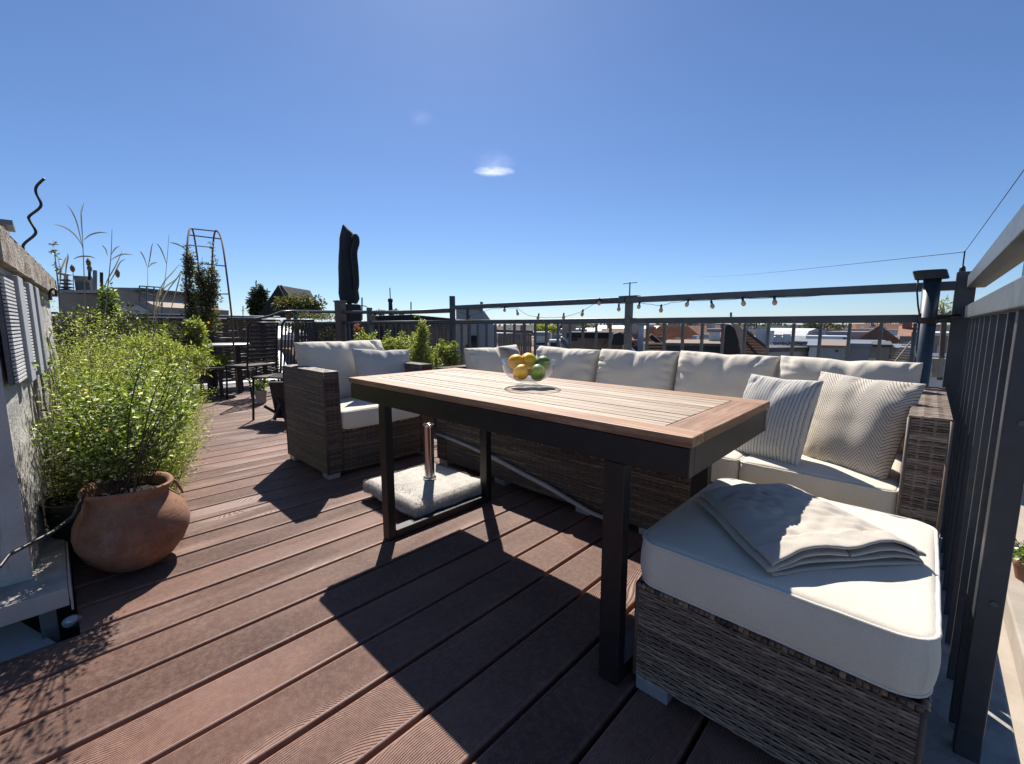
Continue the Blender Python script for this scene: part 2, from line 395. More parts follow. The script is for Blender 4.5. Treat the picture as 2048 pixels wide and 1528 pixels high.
class MB:
    def __init__(s): s.v = []; s.f = []; s.c = []; s.uv = None
    def add(s, vs, fs, c=0.5):
        b = len(s.v); s.v.extend([tuple(p) for p in vs])
        for f in fs: s.f.append(tuple(i + b for i in f)); s.c.append(c)
        return s
    def box(s, x0, x1, y0, y1, z0, z1, c=.5):
        vs = [(x, y, z) for z in (z0, z1) for y in (y0, y1) for x in (x0, x1)]
        return s.add(vs, [(0, 2, 3, 1), (4, 5, 7, 6), (0, 1, 5, 4), (2, 6, 7, 3), (0, 4, 6, 2), (1, 3, 7, 5)], c)
    def obox(s, cen, half, M=None, c=.5):
        M = M or Matrix.Identity(3); cen = Vector(cen)
        vs = [cen + M @ Vector((x * half[0], y * half[1], z * half[2])) for z in (-1, 1) for y in (-1, 1) for x in (-1, 1)]
        return s.add(vs, [(0, 2, 3, 1), (4, 5, 7, 6), (0, 1, 5, 4), (2, 6, 7, 3), (0, 4, 6, 2), (1, 3, 7, 5)], c)
    def bar(s, a, b, wd, ht, up=(0, 0, 1), c=.5):
        a, b = Vector(a), Vector(b); d = (b - a); L = d.length; d.normalize()
        u = Vector(up); sd_ = d.cross(u)
        if sd_.length < 1e-4: sd_ = d.cross(Vector((1, 0, 0)))
        sd_.normalize(); u = sd_.cross(d)
        return s.obox((a + b) / 2, (L / 2, wd / 2, ht / 2), Matrix((d, sd_, u)).transposed(), c)
    def tube(s, pts, r, n=8, c=.5, caps=True, closed=False):
        pts = [Vector(p) for p in pts]; m = len(pts)
        if not hasattr(r, '__len__'): r = [r] * m
        rings = []; prev = None
        for i, p in enumerate(pts):
            if closed: t = pts[(i + 1) % m] - pts[i - 1]
            else: t = pts[min(i + 1, m - 1)] - pts[max(i - 1, 0)]
            if t.length < 1e-9: t = Vector((0, 0, 1))
            t.normalize()
            if prev is None:
                a = Vector((0, 0, 1)) if abs(t.z) < .9 else Vector((1, 0, 0))
                u = t.cross(a).normalized()
            else:
                u = prev - t * prev.dot(t)
                u = u.normalized() if u.length > 1e-6 else t.orthogonal().normalized()
            prev = u; v = t.cross(u)
            rings.append([p + (u * math.cos(2 * math.pi * k / n) + v * math.sin(2 * math.pi * k / n)) * r[i] for k in range(n)])
        vs = [q for rg in rings for q in rg]; fs = []
        for i in range(m if closed else m - 1):
            j = (i + 1) % m
            for k in range(n):
                fs.append((i * n + k, i * n + (k + 1) % n, j * n + (k + 1) % n, j * n + k))
        if caps and not closed:
            fs.append(tuple(range(n))[::-1]); fs.append(tuple(range((m - 1) * n, m * n)))
        return s.add(vs, fs, c)
    def lathe(s, prof, cen, n=32, c=.5, M=None):
        cen = Vector(cen); M = M or Matrix.Identity(3); m = len(prof); vs = []
        for (r, z) in prof:
            for k in range(n):
                a = 2 * math.pi * k / n; vs.append(cen + M @ Vector((r * math.cos(a), r * math.sin(a), z)))
        fs = []
        for i in range(m - 1):
            for k in range(n):
                fs.append((i * n + k, i * n + (k + 1) % n, (i + 1) * n + (k + 1) % n, (i + 1) * n + k))
        if prof[0][0] > 1e-5: fs.append(tuple(range(n))[::-1])
        if prof[-1][0] > 1e-5: fs.append(tuple(range((m - 1) * n, m * n)))
        return s.add(vs, fs, c)
    def prism(s, outline, axis_vec, c=.5):
        """outline: list of 3-D points (planar), swept along axis_vec"""
        n = len(outline); a = [Vector(p) for p in outline]; d = Vector(axis_vec)
        vs = a + [p + d for p in a]
        fs = [tuple(range(n))[::-1], tuple(range(n, 2 * n))] + [(i, (i + 1) % n, n + (i + 1) % n, n + i) for i in range(n)]
        return s.add(vs, fs, c)
    def build(s, name, mat, parent=None, origin=None, smooth=False, bevel=0, fixn=True, segs=2):
        if origin is None: origin = wloc(parent) if parent is not None else Vector((0, 0, 0))
        origin = Vector(origin)
        me = bpy.data.meshes.new(name)
        V = np.array(s.v, dtype=np.float64) - np.array(origin)
        me.from_pydata(V.tolist(), [], s.f)
        a = me.attributes.new('rnd', 'FLOAT', 'FACE'); a.data.foreach_set('value', np.array(s.c, dtype=np.float32))
        if s.uv is not None:
            uvl = me.uv_layers.new(name='UVMap')
            li = np.empty(len(me.loops), dtype=np.int32); me.loops.foreach_get('vertex_index', li)
            uvl.data.foreach_set('uv', np.array(s.uv, dtype=np.float32)[li].ravel())
        if fixn:
            bm = bmesh.new(); bm.from_mesh(me); bmesh.ops.recalc_face_normals(bm, faces=bm.faces); bm.to_mesh(me); bm.free()
        if smooth: me.shade_smooth()
        o = link_mesh(name, me, mat, parent, origin)
        if bevel:
            b = o.modifiers.new('bevel', 'BEVEL'); b.width = bevel; b.segments = segs; b.limit_method = 'ANGLE'; b.angle_limit = R(40)
            b.harden_normals = False
        return o

def nz(x, y, z, s=1.0): return mnoise.noise(Vector((x * s, y * s, z * s)))

# ------------------------------------------------------------------ cushions
def cushion(name, mat, parent, cen, half, M, re=.012, rc=.05, crown=.02, bulge=.006, n=22, seed=0, creases=0, cdepth=.01, sag=0, pucker=0):
    """box cushion: edges rounded by re, plan corners by rc, crowned faces, pressed-in creases"""
    hx, hy, hz = half; rs = random.Random(seed)
    bm = bmesh.new(); bmesh.ops.create_cube(bm, size=2)
    bmesh.ops.subdivide_edges(bm, edges=bm.edges[:], cuts=n, use_grid_fill=True)
    cr = []
    for i in range(creases):
        x0 = rs.uniform(-.95, .95); y0 = 1.0; ang = R(-90 + rs.uniform(-38, 38) - 25 * x0)
        cr.append((x0 * hx, y0 * hy, math.cos(ang), math.sin(ang), rs.uniform(.25, .85) * hy * 1.5, rs.uniform(.006, .016), rs.uniform(.4, 1) * cdepth))
    for v in bm.verts:
        x, y, z = v.co.x, v.co.y, v.co.z
        # denser sampling near edges
        f = lambda t: math.copysign(1 - (1 - abs(t)) ** 1.35, t)
        x, y, z = f(x) * hx, f(y) * hy, z * hz
        ux, uy, uz = x / hx, y / hy, z / hz
        # plan corner
        ix = max(-(hx - rc), min(hx - rc, x)); iy = max(-(hy - rc), min(hy - rc, y))
        dx, dy = x - ix, y - iy
        if abs(dx) > 1e-6 and abs(dy) > 1e-6:
            L = math.hypot(dx, dy); k = max(abs(dx), abs(dy)) / L; dx *= k; dy *= k; x, y = ix + dx, iy + dy
        # edge rounding via inset from outline
        edge = max(abs(ux), abs(uy))
        if abs(uz) > .999:
            dist = min((1 - abs(ux)) * hx, (1 - abs(uy)) * hy)
            if dist < re:
                t = 1 - dist / re; z = math.copysign(hz - re * (1 - math.sqrt(max(0, 1 - t * t * .5))), z)
            cf = (1 - ux ** 2) * (1 - uy ** 2)
            cfw = cf ** .6
            z += math.copysign(crown * cfw, z)
            z += .006 * nz(x, y, seed * 3.1, 7) * cf ** .3 * (1 if z > 0 else -1)
            if z > 0:
                for (cx, cy, ca, sa, L, wd, dp) in cr:
                    px, py = x - cx, y - cy; al = px * ca + py * sa; pe = -px * sa + py * ca + .02 * nz(x, y, seed, 9)
                    if -.02 < al < L:
                        q = max(0, 1 - al / L)
                        z -= dp * q * math.exp(-(pe / wd) ** 2); z += dp * .6 * q * math.exp(-((pe - 2.2 * wd) / (wd * 1.3)) ** 2)
        else:
            b = bulge * (1 - uz * uz)
            x += math.copysign(b, ux) if abs(ux) > .999 else 0
            y += math.copysign(b, uy) if abs(uy) > .999 else 0
            zz = abs(z)
            if hz - zz < re:
                t = 1 - (hz - zz) / re; q = re * (1 - math.sqrt(max(0, 1 - t * t * .5)))
                x -= math.copysign(q, ux) if abs(ux) > .999 else 0
                y -= math.copysign(q, uy) if abs(uy) > .999 else 0
        # sag along the top edge and pinched ends
        if sag:
            y -= sag * (1 - ux * ux) * max(0, uy) ** 2 * (.6 + .5 * nz(ux * 2, seed, 0))
        if pucker and uy > .9:
            y += .010 * nz(x * 22, seed * 2.3, z * 10) * pucker
        v.co = (x, y, z)
    bmesh.ops.recalc_face_normals(bm, faces=bm.faces)
    me = bpy.data.meshes.new(name)
    cen = Vector(cen)
    for v in bm.verts: v.co = M @ v.co
    bm.to_mesh(me); bm.free(); me.shade_smooth()
    return link_mesh(name, me, mat, parent, cen)

def piping(parent, cen, half, M, z, rc, r=.0042, mat='cream_piping', out=.0):
    hx, hy = half[0] + out, half[1] + out; pts = []
    for (sx, sy, a0) in ((1, 1, 0), (-1, 1, 90), (-1, -1, 180), (1, -1, 270)):
        for k in range(7):
            a = R(a0 + 15 * k); pts.append((sx * (hx - rc) + rc * math.cos(a), sy * (hy - rc) + rc * math.sin(a), z))
    full = []
    for i, p in enumerate(pts):                     # extra points on the long sides so the welt wanders a little
        q = pts[(i + 1) % len(pts)]; p, q = Vector(p), Vector(q); m = max(1, int((q - p).length / .03))
        for k in range(m): full.append(p.lerp(q, k / m))
    full = [M @ (p + Vector((.0012 * nz(p.x, p.y, 3, 30), .0012 * nz(p.x, p.y, 8, 30), .0012 * nz(p.x, p.y, 5, 30)))) + Vector(cen) for p in full]
    return MB().tube(full, r, 8, closed=True).build('piping', mat, parent, smooth=True)

def pillow(name, mat, parent, corners, T, seed=0, n=40, chop=.0, concave=.05, pw=2.6, ex=.55, bend=0):
    """knife-edge pillow over four corner points TL, TR, BR, BL"""
    TL, TR, BR, BL = [Vector(c) for c in corners]
    N = ((TR - BL).cross(TL - BR)).normalized()
    S = (TR - TL).length
    rs = random.Random(seed)
    cr = [(rs.uniform(-1, 1), rs.choice((-1, 1)), rs.uniform(-.5, .5), rs.uniform(.3, .8), rs.uniform(.02, .05), rs.uniform(.3, 1)) for _ in range(14)]
    mb = MB(); mb.uv = []
    for side in (1, -1):
        vs = []
        for j in range(n + 1):
            for i in range(n + 1):
                u = math.sin((i / n * 2 - 1) * math.pi / 2) * .35 + (i / n * 2 - 1) * .65
                v = math.sin((j / n * 2 - 1) * math.pi / 2) * .35 + (j / n * 2 - 1) * .65
                uu = u * (1 - concave * (1 - v ** 2) ** 1); vv = v * (1 - concave * (1 - u ** 2))
                if chop and v > 0: vv -= chop * v ** 2 * math.exp(-((u - .05) / .22) ** 2)
                a, b = (uu + 1) / 2, (vv + 1) / 2
                P = (BL * (1 - a) + BR * a) * (1 - b) + (TL * (1 - a) + TR * a) * b
                t = (max(0, 1 - abs(u) ** pw) * max(0, 1 - abs(v) ** pw)) ** ex
                d = T * t
                edge = min(1 - abs(u), 1 - abs(v))
                fr = math.exp(-(edge / .22) ** 2) * (1 if edge > .001 else 0)
                along = u if abs(v) > abs(u) else v
                d += T * .16 * fr * nz(along * 7, seed + (3 if abs(v) > abs(u) else 7), edge * 2) * min(1, edge * 14)
                d += T * .10 * nz(u * 2.2, v * 2.2, seed) * t
                for (c0, sd_, sl, L, wd, dp) in cr:
                    if sd_ > 0: pe, al = (u - c0 - sl * (1 - v)), 1 - v
                    else: pe, al = (v - c0 - sl * (1 + u)), 1 + u
                    if al < L: d -= T * .10 * dp * (1 - al / L) * math.exp(-(pe / wd) ** 2) * min(1, edge * 10)
                if chop: d -= T * .35 * math.exp(-((u - .05) / .12) ** 2) * max(0, v) ** 2 * t
                vs.append(P + N * (side * d + (bend * (u * u)))); mb.uv.append(((u + 1) / 2, (v + 1) / 2))
        fs = []
        for j in range(n):
            for i in range(n):
                q = (j * (n + 1) + i, j * (n + 1) + i + 1, (j + 1) * (n + 1) + i + 1, (j + 1) * (n + 1) + i)
                fs.append(q if side > 0 else q[::-1])
        mb.add(vs, fs)
    cen = (TL + TR + BR + BL) / 4
    o = mb.build(name, mat, parent, origin=(cen if parent is None else None), smooth=True, fixn=False)
    return o

# ------------------------------------------------------------------ wicker weave
def weave(mb, O, U, V, N, w, h, pitch=.0078, stake=.034, seed=0, amp=.0018, thick=.0022):
    """flat strands running along U, weaving in and out of stakes"""
    O, U, V, N = Vector(O), Vector(U), Vector(V), Vector(N); rs = random.Random(seed)
    rows = max(1, int(round(h / pitch))); p = h / rows
    ns = max(1, int(round(w / stake))); st = w / ns
    jit = [rs.uniform(-.12, .12) * st if 0 < i < ns else 0 for i in range(ns + 1)]
    base = rs.random(); groups = {}
    for r in range(rows):
        par = (r // 1) % 2
        z0 = r * p; tone = rs.random(); nxt = rs.uniform(.05, .5) * 1.0; pos = 0
        wob = rs.uniform(0, 10)
        vs = []; fs = []; cs = []
        hh = p * rs.uniform(.62, 1.0)
        pts = []
        for i in range(ns):
            pts.append((i * st + jit[i], 0, i)); pts.append(((i + .5) * st + (jit[i] + jit[i + 1]) / 2, 1, i))
        pts.append((ns * st, 0, ns))
        for k, (x, midp, i) in enumerate(pts):
            sgn = 1 if (i + par) % 2 == 0 else -1
            o = amp * sgn if midp == 0 else 0.0
            if k == 0 or k == len(pts) - 1: o = 0
            dz = .0022 * mnoise.noise(Vector((x * 7, wob, r * .35)))
            for (q, e) in ((0, -thick * .5), (.5, thick * .5), (1, -thick * .5)):
                vs.append(O + U * x + V * (z0 + (p - hh) / 2 + q * hh + dz) + N * (o + e + .001))
        for k in range(len(pts) - 1):
            if pts[k][0] > nxt: tone = rs.random(); nxt = pts[k][0] + rs.uniform(.08, .7)
            t = .55 * tone + .25 * base + .2 * rs.random()
            for q in (0, 1):
                a = k * 3 + q; fs.append((a, a + 3, a + 4, a + 1)); cs.append(t)
        b = len(mb.v); mb.v.extend([tuple(q) for q in vs]); mb.f.extend([tuple(i + b for i in f) for f in fs]); mb.c.extend(cs)
    for i in range(ns + 1):                        # the stakes behind
        x = min(max(i * st + jit[i], .003), w - .003); c0 = O + U * x + V * (h / 2) + N * (-.0015)
        mb.obox(c0, (.0035, .0012, h / 2), Matrix((U, N, V)).transposed(), .35 + .3 * rs.random())
def wicker_box(parent, x0, x1, y0, y1, z0, z1, faces, mat='wicker_brown', name='weave', seed=0, horiz=True, rim=True, pitch=.0078):
    """solid body panel plus woven strands as real geometry on the listed faces"""
    g = .004
    MB().box(x0 + g, x1 - g, y0 + g, y1 - g, z0 + .002, z1 - g).build('frame_panel', 'black_plastic', parent)
    mb = MB(); w, d, h = x1 - x0, y1 - y0, z1 - z0
    if 'y' in faces: weave(mb, (x0, y0, z0), (1, 0, 0), (0, 0, 1), (0, -1, 0), w, h, pitch, seed=seed + 1)
    if 'Y' in faces: weave(mb, (x0, y1, z0), (1, 0, 0), (0, 0, 1), (0, 1, 0), w, h, pitch, seed=seed + 2)
    if 'x' in faces: weave(mb, (x0, y0, z0), (0, 1, 0), (0, 0, 1), (-1, 0, 0), d, h, pitch, seed=seed + 3)
    if 'X' in faces: weave(mb, (x1, y0, z0), (0, 1, 0), (0, 0, 1), (1, 0, 0), d, h, pitch, seed=seed + 4)
    if 'Z' in faces:
        if w < d: weave(mb, (x0, y0, z1), (1, 0, 0), (0, 1, 0), (0, 0, 1), w, d, pitch, seed=seed + 5)
        else: weave(mb, (x0, y0, z1), (0, 1, 0), (1, 0, 0), (0, 0, 1), d, w, pitch, seed=seed + 5)
    o = mb.build(name, mat, parent, fixn=False); o['kind'] = 'stuff'
    if rim:
        rb = MB(); rs = random.Random(seed)
        def wrap(a, b):                            # bound edge: short bands side by side round a rod
            a, b = Vector(a), Vector(b); L = (b - a).length; m = int(L / .0125); d_ = (b - a) / m
            for i in range(m):
                p = a + d_ * i + d_ * .07; q = a + d_ * (i + .93); rr = .0078 * rs.uniform(.9, 1.15)
                off = Vector((rs.uniform(-.001, .001),) * 3)
                rb.tube([p + off, p.lerp(q, .3) + off, p.lerp(q, .7) + off, q + off], [rr * .9, rr, rr, rr * .9], 6, c=rs.random() * .9)
        e = .006
        if rim is True or 't' in rim:
            for (a, b) in (((x0, y0), (x1, y0)), ((x1, y0), (x1, y1)), ((x1, y1), (x0, y1)), ((x0, y1), (x0, y0))):
                wrap((a[0], a[1], z1 - e), (b[0], b[1], z1 - e))
        for (cx, cy) in ((x0, y0), (x1, y0), (x1, y1), (x0, y1)): rb.tube([(cx, cy, z0 + .002), (cx, cy, z1 - .006)], .0055, 6, c=.35)
        ro = rb.build('binding', mat, parent, smooth=True); ro['kind'] = 'stuff'
    return o

# ------------------------------------------------------------------ plants
def leaf(mb, P, D, Wd, L, wd, c, droop=.0):
    """one folded leaf: P base, D direction, Wd side direction"""
    tip = P + D * L + Vector((0, 0, -droop * L)); m = P + D * (L * .45)
    up = D.cross(Wd) * (wd * .25)
    b = len(mb.v)
    mb.v.extend([tuple(P), tuple(m + Wd * wd / 2 + up), tuple(tip), tuple(m - Wd * wd / 2 + up)])
    mb.f.append((b, b + 1, b + 2)); mb.f.append((b, b + 2, b + 3)); mb.c.append(c); mb.c.append(min(1, c * 1.05))
def rdir(rs, zlo=-1, zhi=1):
    z = rs.uniform(zlo, zhi); a = rs.uniform(0, 6.2832); q = math.sqrt(max(0, 1 - z * z)); return Vector((q * math.cos(a), q * math.sin(a), z))
def stem_curve(a, b, bow, n, rs):
    a, b = Vector(a), Vector(b); pts = []; side = Vector((rs.uniform(-1, 1), rs.uniform(-1, 1), 0)) * bow
    ph = rs.uniform(0, 9)
    for i in range(n):
        t = i / (n - 1); p = a.lerp(b, t) + side * math.sin(t * math.pi) + Vector((nz(t * 2.5, ph, 0), nz(t * 2.5, 0, ph), 0)) * bow * .5 * t
        p.z += .06 * (b - a).length * math.sin(t * math.pi); pts.append(p)
    return pts
def leafy_stem(lm, sm, a, b, rs, bow=.05, r=.0022, per=60, start=.15, L=.02, wd=.009, spread=.03, droop=.2, twigs=0, cbias=0.0):
    pts = stem_curve(a, b, bow, 9, rs); ln = sum((pts[i + 1] - pts[i]).length for i in range(8))
    sm.tube(pts, [r * (1 - .75 * i / 8) for i in range(9)], 4, c=rs.random(), caps=False)
    for k in range(int(per)):
        t = start + (1 - start) * rs.random() ** .85; f = t * 8; i = min(7, int(f)); p = pts[i].lerp(pts[i + 1], f - i)
        d = rdir(rs, -.2, .9); q = p + d * spread * rs.random() * (1.25 - t * .7)
        D = (d + Vector((0, 0, .25)) + Vector((rs.uniform(-.3, .3),) * 3)).normalized()
        W = D.cross(rdir(rs)).normalized()
        sc = rs.uniform(.6, 1.3)
        leaf(lm, q, D, W, L * sc, wd * sc, min(1, max(0, rs.random() ** 1.1 + cbias)), droop)
def leaf_blob(lm, c, rad, n, L, wd, rs, cbias=0, hollow=.25):
    c = Vector(c)
    for _ in range(n):
        d = rdir(rs); q = hollow + (1 - hollow) * rs.random() ** .6
        k = 1 + .75 * mnoise.noise(d * 2.4 + c * 3)
        P = c + Vector((d.x * rad[0], d.y * rad[1], d.z * rad[2])) * q * k
        D = (d * .7 + rdir(rs)).normalized(); W = D.cross(rdir(rs)).normalized(); sc = rs.uniform(.6, 1.3)
        leaf(lm, P, D, W, L * sc, wd * sc, min(1, max(0, rs.random() + cbias)), .1)

# ================================================================== SETTING
# city ground far below, reaching the horizon
mb = MB(); mb.box(-5000, 5000, -5000, 5000, -19.2, -19.0)
tag(mb.build('ground', 'city_ground'), 'dark streets and yards far below the rooftops', None, kind='structure')
# roof slab below the deck
mb = MB(); mb.box(-9.2, .16, -2.6, 3.05, -19, -.075)
slab = mb.build('roof_slab', 'plaster_dark'); tag(slab, 'dark roof slab under the deck', kind='structure')
# wooden deck: every plank an object
deck = MB().box(-8.35, .02, .02, 2.84, -.07, -.04).build('deck', 'dark_wood')
tag(deck, 'reddish brown deck of grooved planks', kind='structure')
PITCHX = .178
def plank_mesh(y0, y1, wd=.1655, th=.026):
    m = MB(); r = .0085; prof = [(-wd / 2, -th)]
    for k in range(5):
        a = R(180 - 22.5 * k); prof.append((-wd / 2 + r + r * math.cos(a), -r + r * math.sin(a)))
    for k in range(5):
        a = R(90 - 22.5 * k); prof.append((wd / 2 - r + r * math.cos(a), -r + r * math.sin(a)))
    prof.append((wd / 2, -th)); n = len(prof)
    m.v = [(x, y0, z) for x, z in prof] + [(x, y1, z) for x, z in prof]
    m.f = [(i, (i + 1) % n, n + (i + 1) % n, n + i) for i in range(n)] + [tuple(range(n)), tuple(range(n, 2 * n))[::-1]]
    m.c = [.5] * len(m.f)
    return m
pl_long = plank_mesh(-1.6, 2.84).build('plank', 'composite_deck', deck, origin=(0, 0, 0), smooth=False)
pl_short = plank_mesh(-.03, 2.84).build('plank', 'composite_deck', deck, origin=(0, 0, 0), smooth=False)
k = 0; first = {}
for i in range(48):
    x = -.326 + .089 + PITCHX * (2 - i)
    if x > .08: continue
    long_ = x > -2.0
    src = pl_long if long_ else pl_short
    if src.name in first: o = src.copy(); COL.objects.link(o)
    else: o = src; first[src.name] = 1
    o.location = (x, random.uniform(-.004, .004), random.uniform(-.0012, .0012)) 
# concrete kerb under the right fence and the back rail
tag(MB().box(.070, .24, -1.6, 3.06, -.075, .012).build('kerb', 'concrete_grey', bevel=.006), 'blue grey concrete kerb under the fence', kind='structure')
tag(MB().box(-8.6, .068, 2.845, 3.06, -.075, .012).build('kerb', 'concrete_grey', bevel=.006), 'concrete kerb under the back railing', kind='structure')

# ------------------------------------------------------------------ railings
def rail_section(root, a, b, mat='rail_paint', top=1.18, mid=1.03, nbal=None, spacing=.13, face=.04, depth=.022, bot=.10, alongx=True):
    a, b = Vector((*a, 0)), Vector((*b, 0)); L = (b - a).length; d = (b - a) / L
    MB().bar(a + Vector((0, 0, top)), b + Vector((0, 0, top)), .062, .040).build('top_rail', mat, root, bevel=.004)
    MB().bar(a + Vector((0, 0, mid)), b + Vector((0, 0, mid)), .042, .040).build('mid_rail', mat, root, bevel=.004)
    MB().bar(a + Vector((0, 0, bot)), b + Vector((0, 0, bot)), .04, .03).build('bottom_rail', mat, root, bevel=.003)
    n = int(L / spacing); proto = None
    for i in range(1, n + 1):
        p = a + d * (i * L / (n + 1))
        if proto is None:
            proto = MB().obox(p + Vector((0, 0, (mid + bot) / 2)), (face / 2 if alongx else depth / 2, depth / 2 if alongx else face / 2, (mid - bot) / 2 - .021)).build('baluster', mat, root, origin=p)
        else:
            q = proto.copy(); COL.objects.link(q); q.location = p - wloc(root)
back = thing('railing', 'dark steel railing behind the long sofa with flat balusters', 'railing', (-1.6, 2.9, 0))
rail_section(back, (-3.60, 2.9), (-1.6145, 2.9), spacing=.125, face=.013, depth=.022)
rail_section(back, (-1.5675, 2.9), (.075, 2.9), spacing=.128, face=.014, depth=.022)
MB().box(-1.614, -1.568, 2.878, 2.922, .012, 1.2).build('post', 'rail_worn', back, bevel=.004)
MB().box(-3.64, -3.602, 2.875, 2.925, .012, 1.30).build('post', 'pipe_paint', back, bevel=.004)
MB().box(-1.66, -1.52, 2.868, 2.932, 1.2005, 1.209).build('splice_plate', 'rail_worn', back)
left_r = thing('railing', 'thin steel railing along the planted left end of the terrace', 'railing', (-5.8, 2.9, 0))
def pipe(name, pts, r, mat, root, n=10): return MB().tube(pts, r, n).build(name, mat, root, smooth=True)
pipe('top_rail', [(-3.645, 2.9, 1.15), (-4.6, 2.9, 1.15), (-6.2, 2.9, 1.185), (-7.9, 2.9, 1.235)], .024, 'rail_worn', left_r)
pipe('mid_rail', [(-3.645, 2.9, 1.03), (-5.6, 2.9, 1.03), (-7.9, 2.9, 1.03)], .022, 'rail_paint', left_r)
pipe('bottom_rail', [(-3.645, 2.9, .1), (-7.9, 2.9, .1)], .015, 'rail_paint', left_r)
proto = None
for i in range(30):
    x = -3.78 - i * .135
    if proto is None: proto = MB().box(x - .009, x + .009, 2.891, 2.909, .1, 1.01).build('baluster', 'rail_paint', left_r, origin=(x, 2.9, 0))
    else:
        q = proto.copy(); COL.objects.link(q); q.location = Vector((x, 2.9, 0)) - wloc(left_r)
for x in (-5.35, -7.9): MB().box(x - .028, x + .028, 2.872, 2.928, .012, 1.23).build('post', 'rail_worn', left_r, bevel=.004)
pipe('curved_rail', [(-7.9, 2.9, 1.235), (-7.95, 2.7, 1.22), (-7.95, 2.5, 1.14), (-7.95, 2.3, 1.10), (-7.95, 1.9, 1.10)], .022, 'rail_worn', left_r)

fence_r = thing('fence', 'tall dark steel fence of close vertical bars at the right edge', 'fence', (.125, 1.4, 0))
def rail_y(name, y0, y1, x0, x1, z0, z1, mat, b=.003): return MB().box(x0, x1, y0, y1, z0, z1).build(name, mat, fence_r, bevel=b)
rail_y('top_rail', -1.6, 2.868, .104, .164, 1.165, 1.222, 'rail_worn')
rail_y('mid_rail', -1.6, 2.868, .108, .152, 1.030, 1.085, 'rail_worn')
proto = None
for i in range(8):
    y = 1.455 + i * .187
    if proto is None:
        proto = MB().box(.122, .152, y - .007, y + .007, .02, 1.028).build('bar', 'post_paint', fence_r, origin=(.12, y, 0), bevel=.0015)
    else:
        q = proto.copy(); COL.objects.link(q); q.location = Vector((.12, y, 0)) - wloc(fence_r)
for y in (1.375, -.9):
    MB().box(.128, .171, y - .02, y + .02, .012, 1.163).build('post', 'post_paint', fence_r, bevel=.003)
MB().box(.068, .135, 2.87, 2.93, .012, 1.24).build('corner_post', 'post_paint', fence_r, bevel=.003)
for y, z in ((1.375, 1.0), (1.375, .4), (1.375, .8)):
    MB().tube([(.155, y - .0205, z), (.155, y - .0235, z)], .006, 10).build('bolt', 'rail_worn', fence_r)
# thick blue pipe with a black lamp head standing inside the corner
pp = thing('lamp_post', 'thick blue grey pipe post with flat black head at the terrace corner', 'post', (-.01, 2.79, 0))
MB().tube([(-.01, 2.79, .012), (-.01, 2.79, 1.21)], .031, 24).build('pipe', 'pipe_paint', pp, smooth=True)
mb = MB(); o_ = []
for k in range(24):
    a = 2 * math.pi * k / 24; o_.append((-.012 + .058 * math.copysign(abs(math.cos(a)) ** .6, math.cos(a)), 2.785 + .045 * math.copysign(abs(math.sin(a)) ** .6, math.sin(a)), 1.207))
mb.prism(o_, (-.012, 0, .04)); mb.build('head', 'black_plastic', pp, bevel=.004)
MB().tube([(-.058, 2.775, 1.215), (-.058, 2.77, 1.16), (-.048, 2.77, 1.09), (-.038, 2.775, 1.04), (-.036, 2.78, 1.0)], .0035, 8).build('cable', 'black_plastic', pp, smooth=True)
mb = MB(); mb.tube([(-.046 + 0, 2.79, 1.02), (.06, 2.80, 1.035), (.09, 2.85, 1.04)], .010, 8)
mb.lathe([(.036, -.014), (.036, .014)], (-.01, 2.79, 1.02), 20); mb.build('clamp', 'black_metal', pp)
# thin antenna rod with guy wires at the corner
rod = thing('antenna_rod', 'thin upright rod carrying wires on the fence corner', 'antenna', (.085, 2.90, 1.24))
MB().tube([(.085, 2.90, 1.24), (.085, 2.90, 1.335)], .003, 6).build('rod', 'black_metal', rod)
MB().lathe([(.012, 0), (.010, .02), (.004, .03)], (.085, 2.90, 1.24), 12).build('foot', 'black_plastic', rod)
MB().tube([(.085, 2.90, 1.33), (.15, 2.0, 1.43), (.25, .6, 1.60), (.3, -1.5, 1.9)], .0012, 5).build('wire', 'black_metal', rod)
p0, p1 = Vector((.085, 2.90, 1.33)), at(1400, 553, 14)
MB().tube([p0.lerp(p1, t) + Vector((0, 0, -.04 * math.sin(t * math.pi))) for t in [i / 14 for i in range(15)]], .0016, 5).build('wire', 'black_metal', rod)
ant = thing('antenna', 'small T shaped antenna on the middle rail post', 'antenna', (-1.59, 2.9, 1.205))
MB().tube([(-1.59, 2.9, 1.209), (-1.59, 2.9, 1.305)], .0045, 8).build('mast', 'black_metal', ant)
MB().tube([(-1.645, 2.9, 1.297), (-1.535, 2.9, 1.300)], .0028, 6).build('crossbar', 'rail_worn', ant)

# ------------------------------------------------------------------ string of bulbs
sl = thing('string_light', 'string of small amber bulbs hanging along the back railing', 'string lights', (-1.7, 2.86, 1.16))
bl = [(-2.82, 1.137), (-2.658, 1.102), (-1.97, 1.085), (-1.819, 1.165), (-1.652, 1.117), (-1.494, 1.13), (-1.33, 1.102), (-1.155, 1.135), (-.996, 1.119), (-.818, 1.130), (-.654, 1.130), (-3.3, 1.055), (-2.42, 1.063), (-2.15, 1.062)]
wire = [(-3.55, 1.155), (-3.3, 1.09), (-3.0, 1.15), (-2.82, 1.158), (-2.66, 1.150), (-2.55, 1.09), (-2.42, 1.068), (-2.28, 1.06), (-2.15, 1.066), (-1.99, 1.10), (-1.82, 1.185), (-1.65, 1.155), (-1.494, 1.158), (-1.40, 1.142), (-1.33, 1.132), (-1.26, 1.150), (-1.155, 1.158), (-.996, 1.155), (-.818, 1.158), (-.654, 1.156), (-.4, 1.16), (-.06, 1.165)]
wp = []
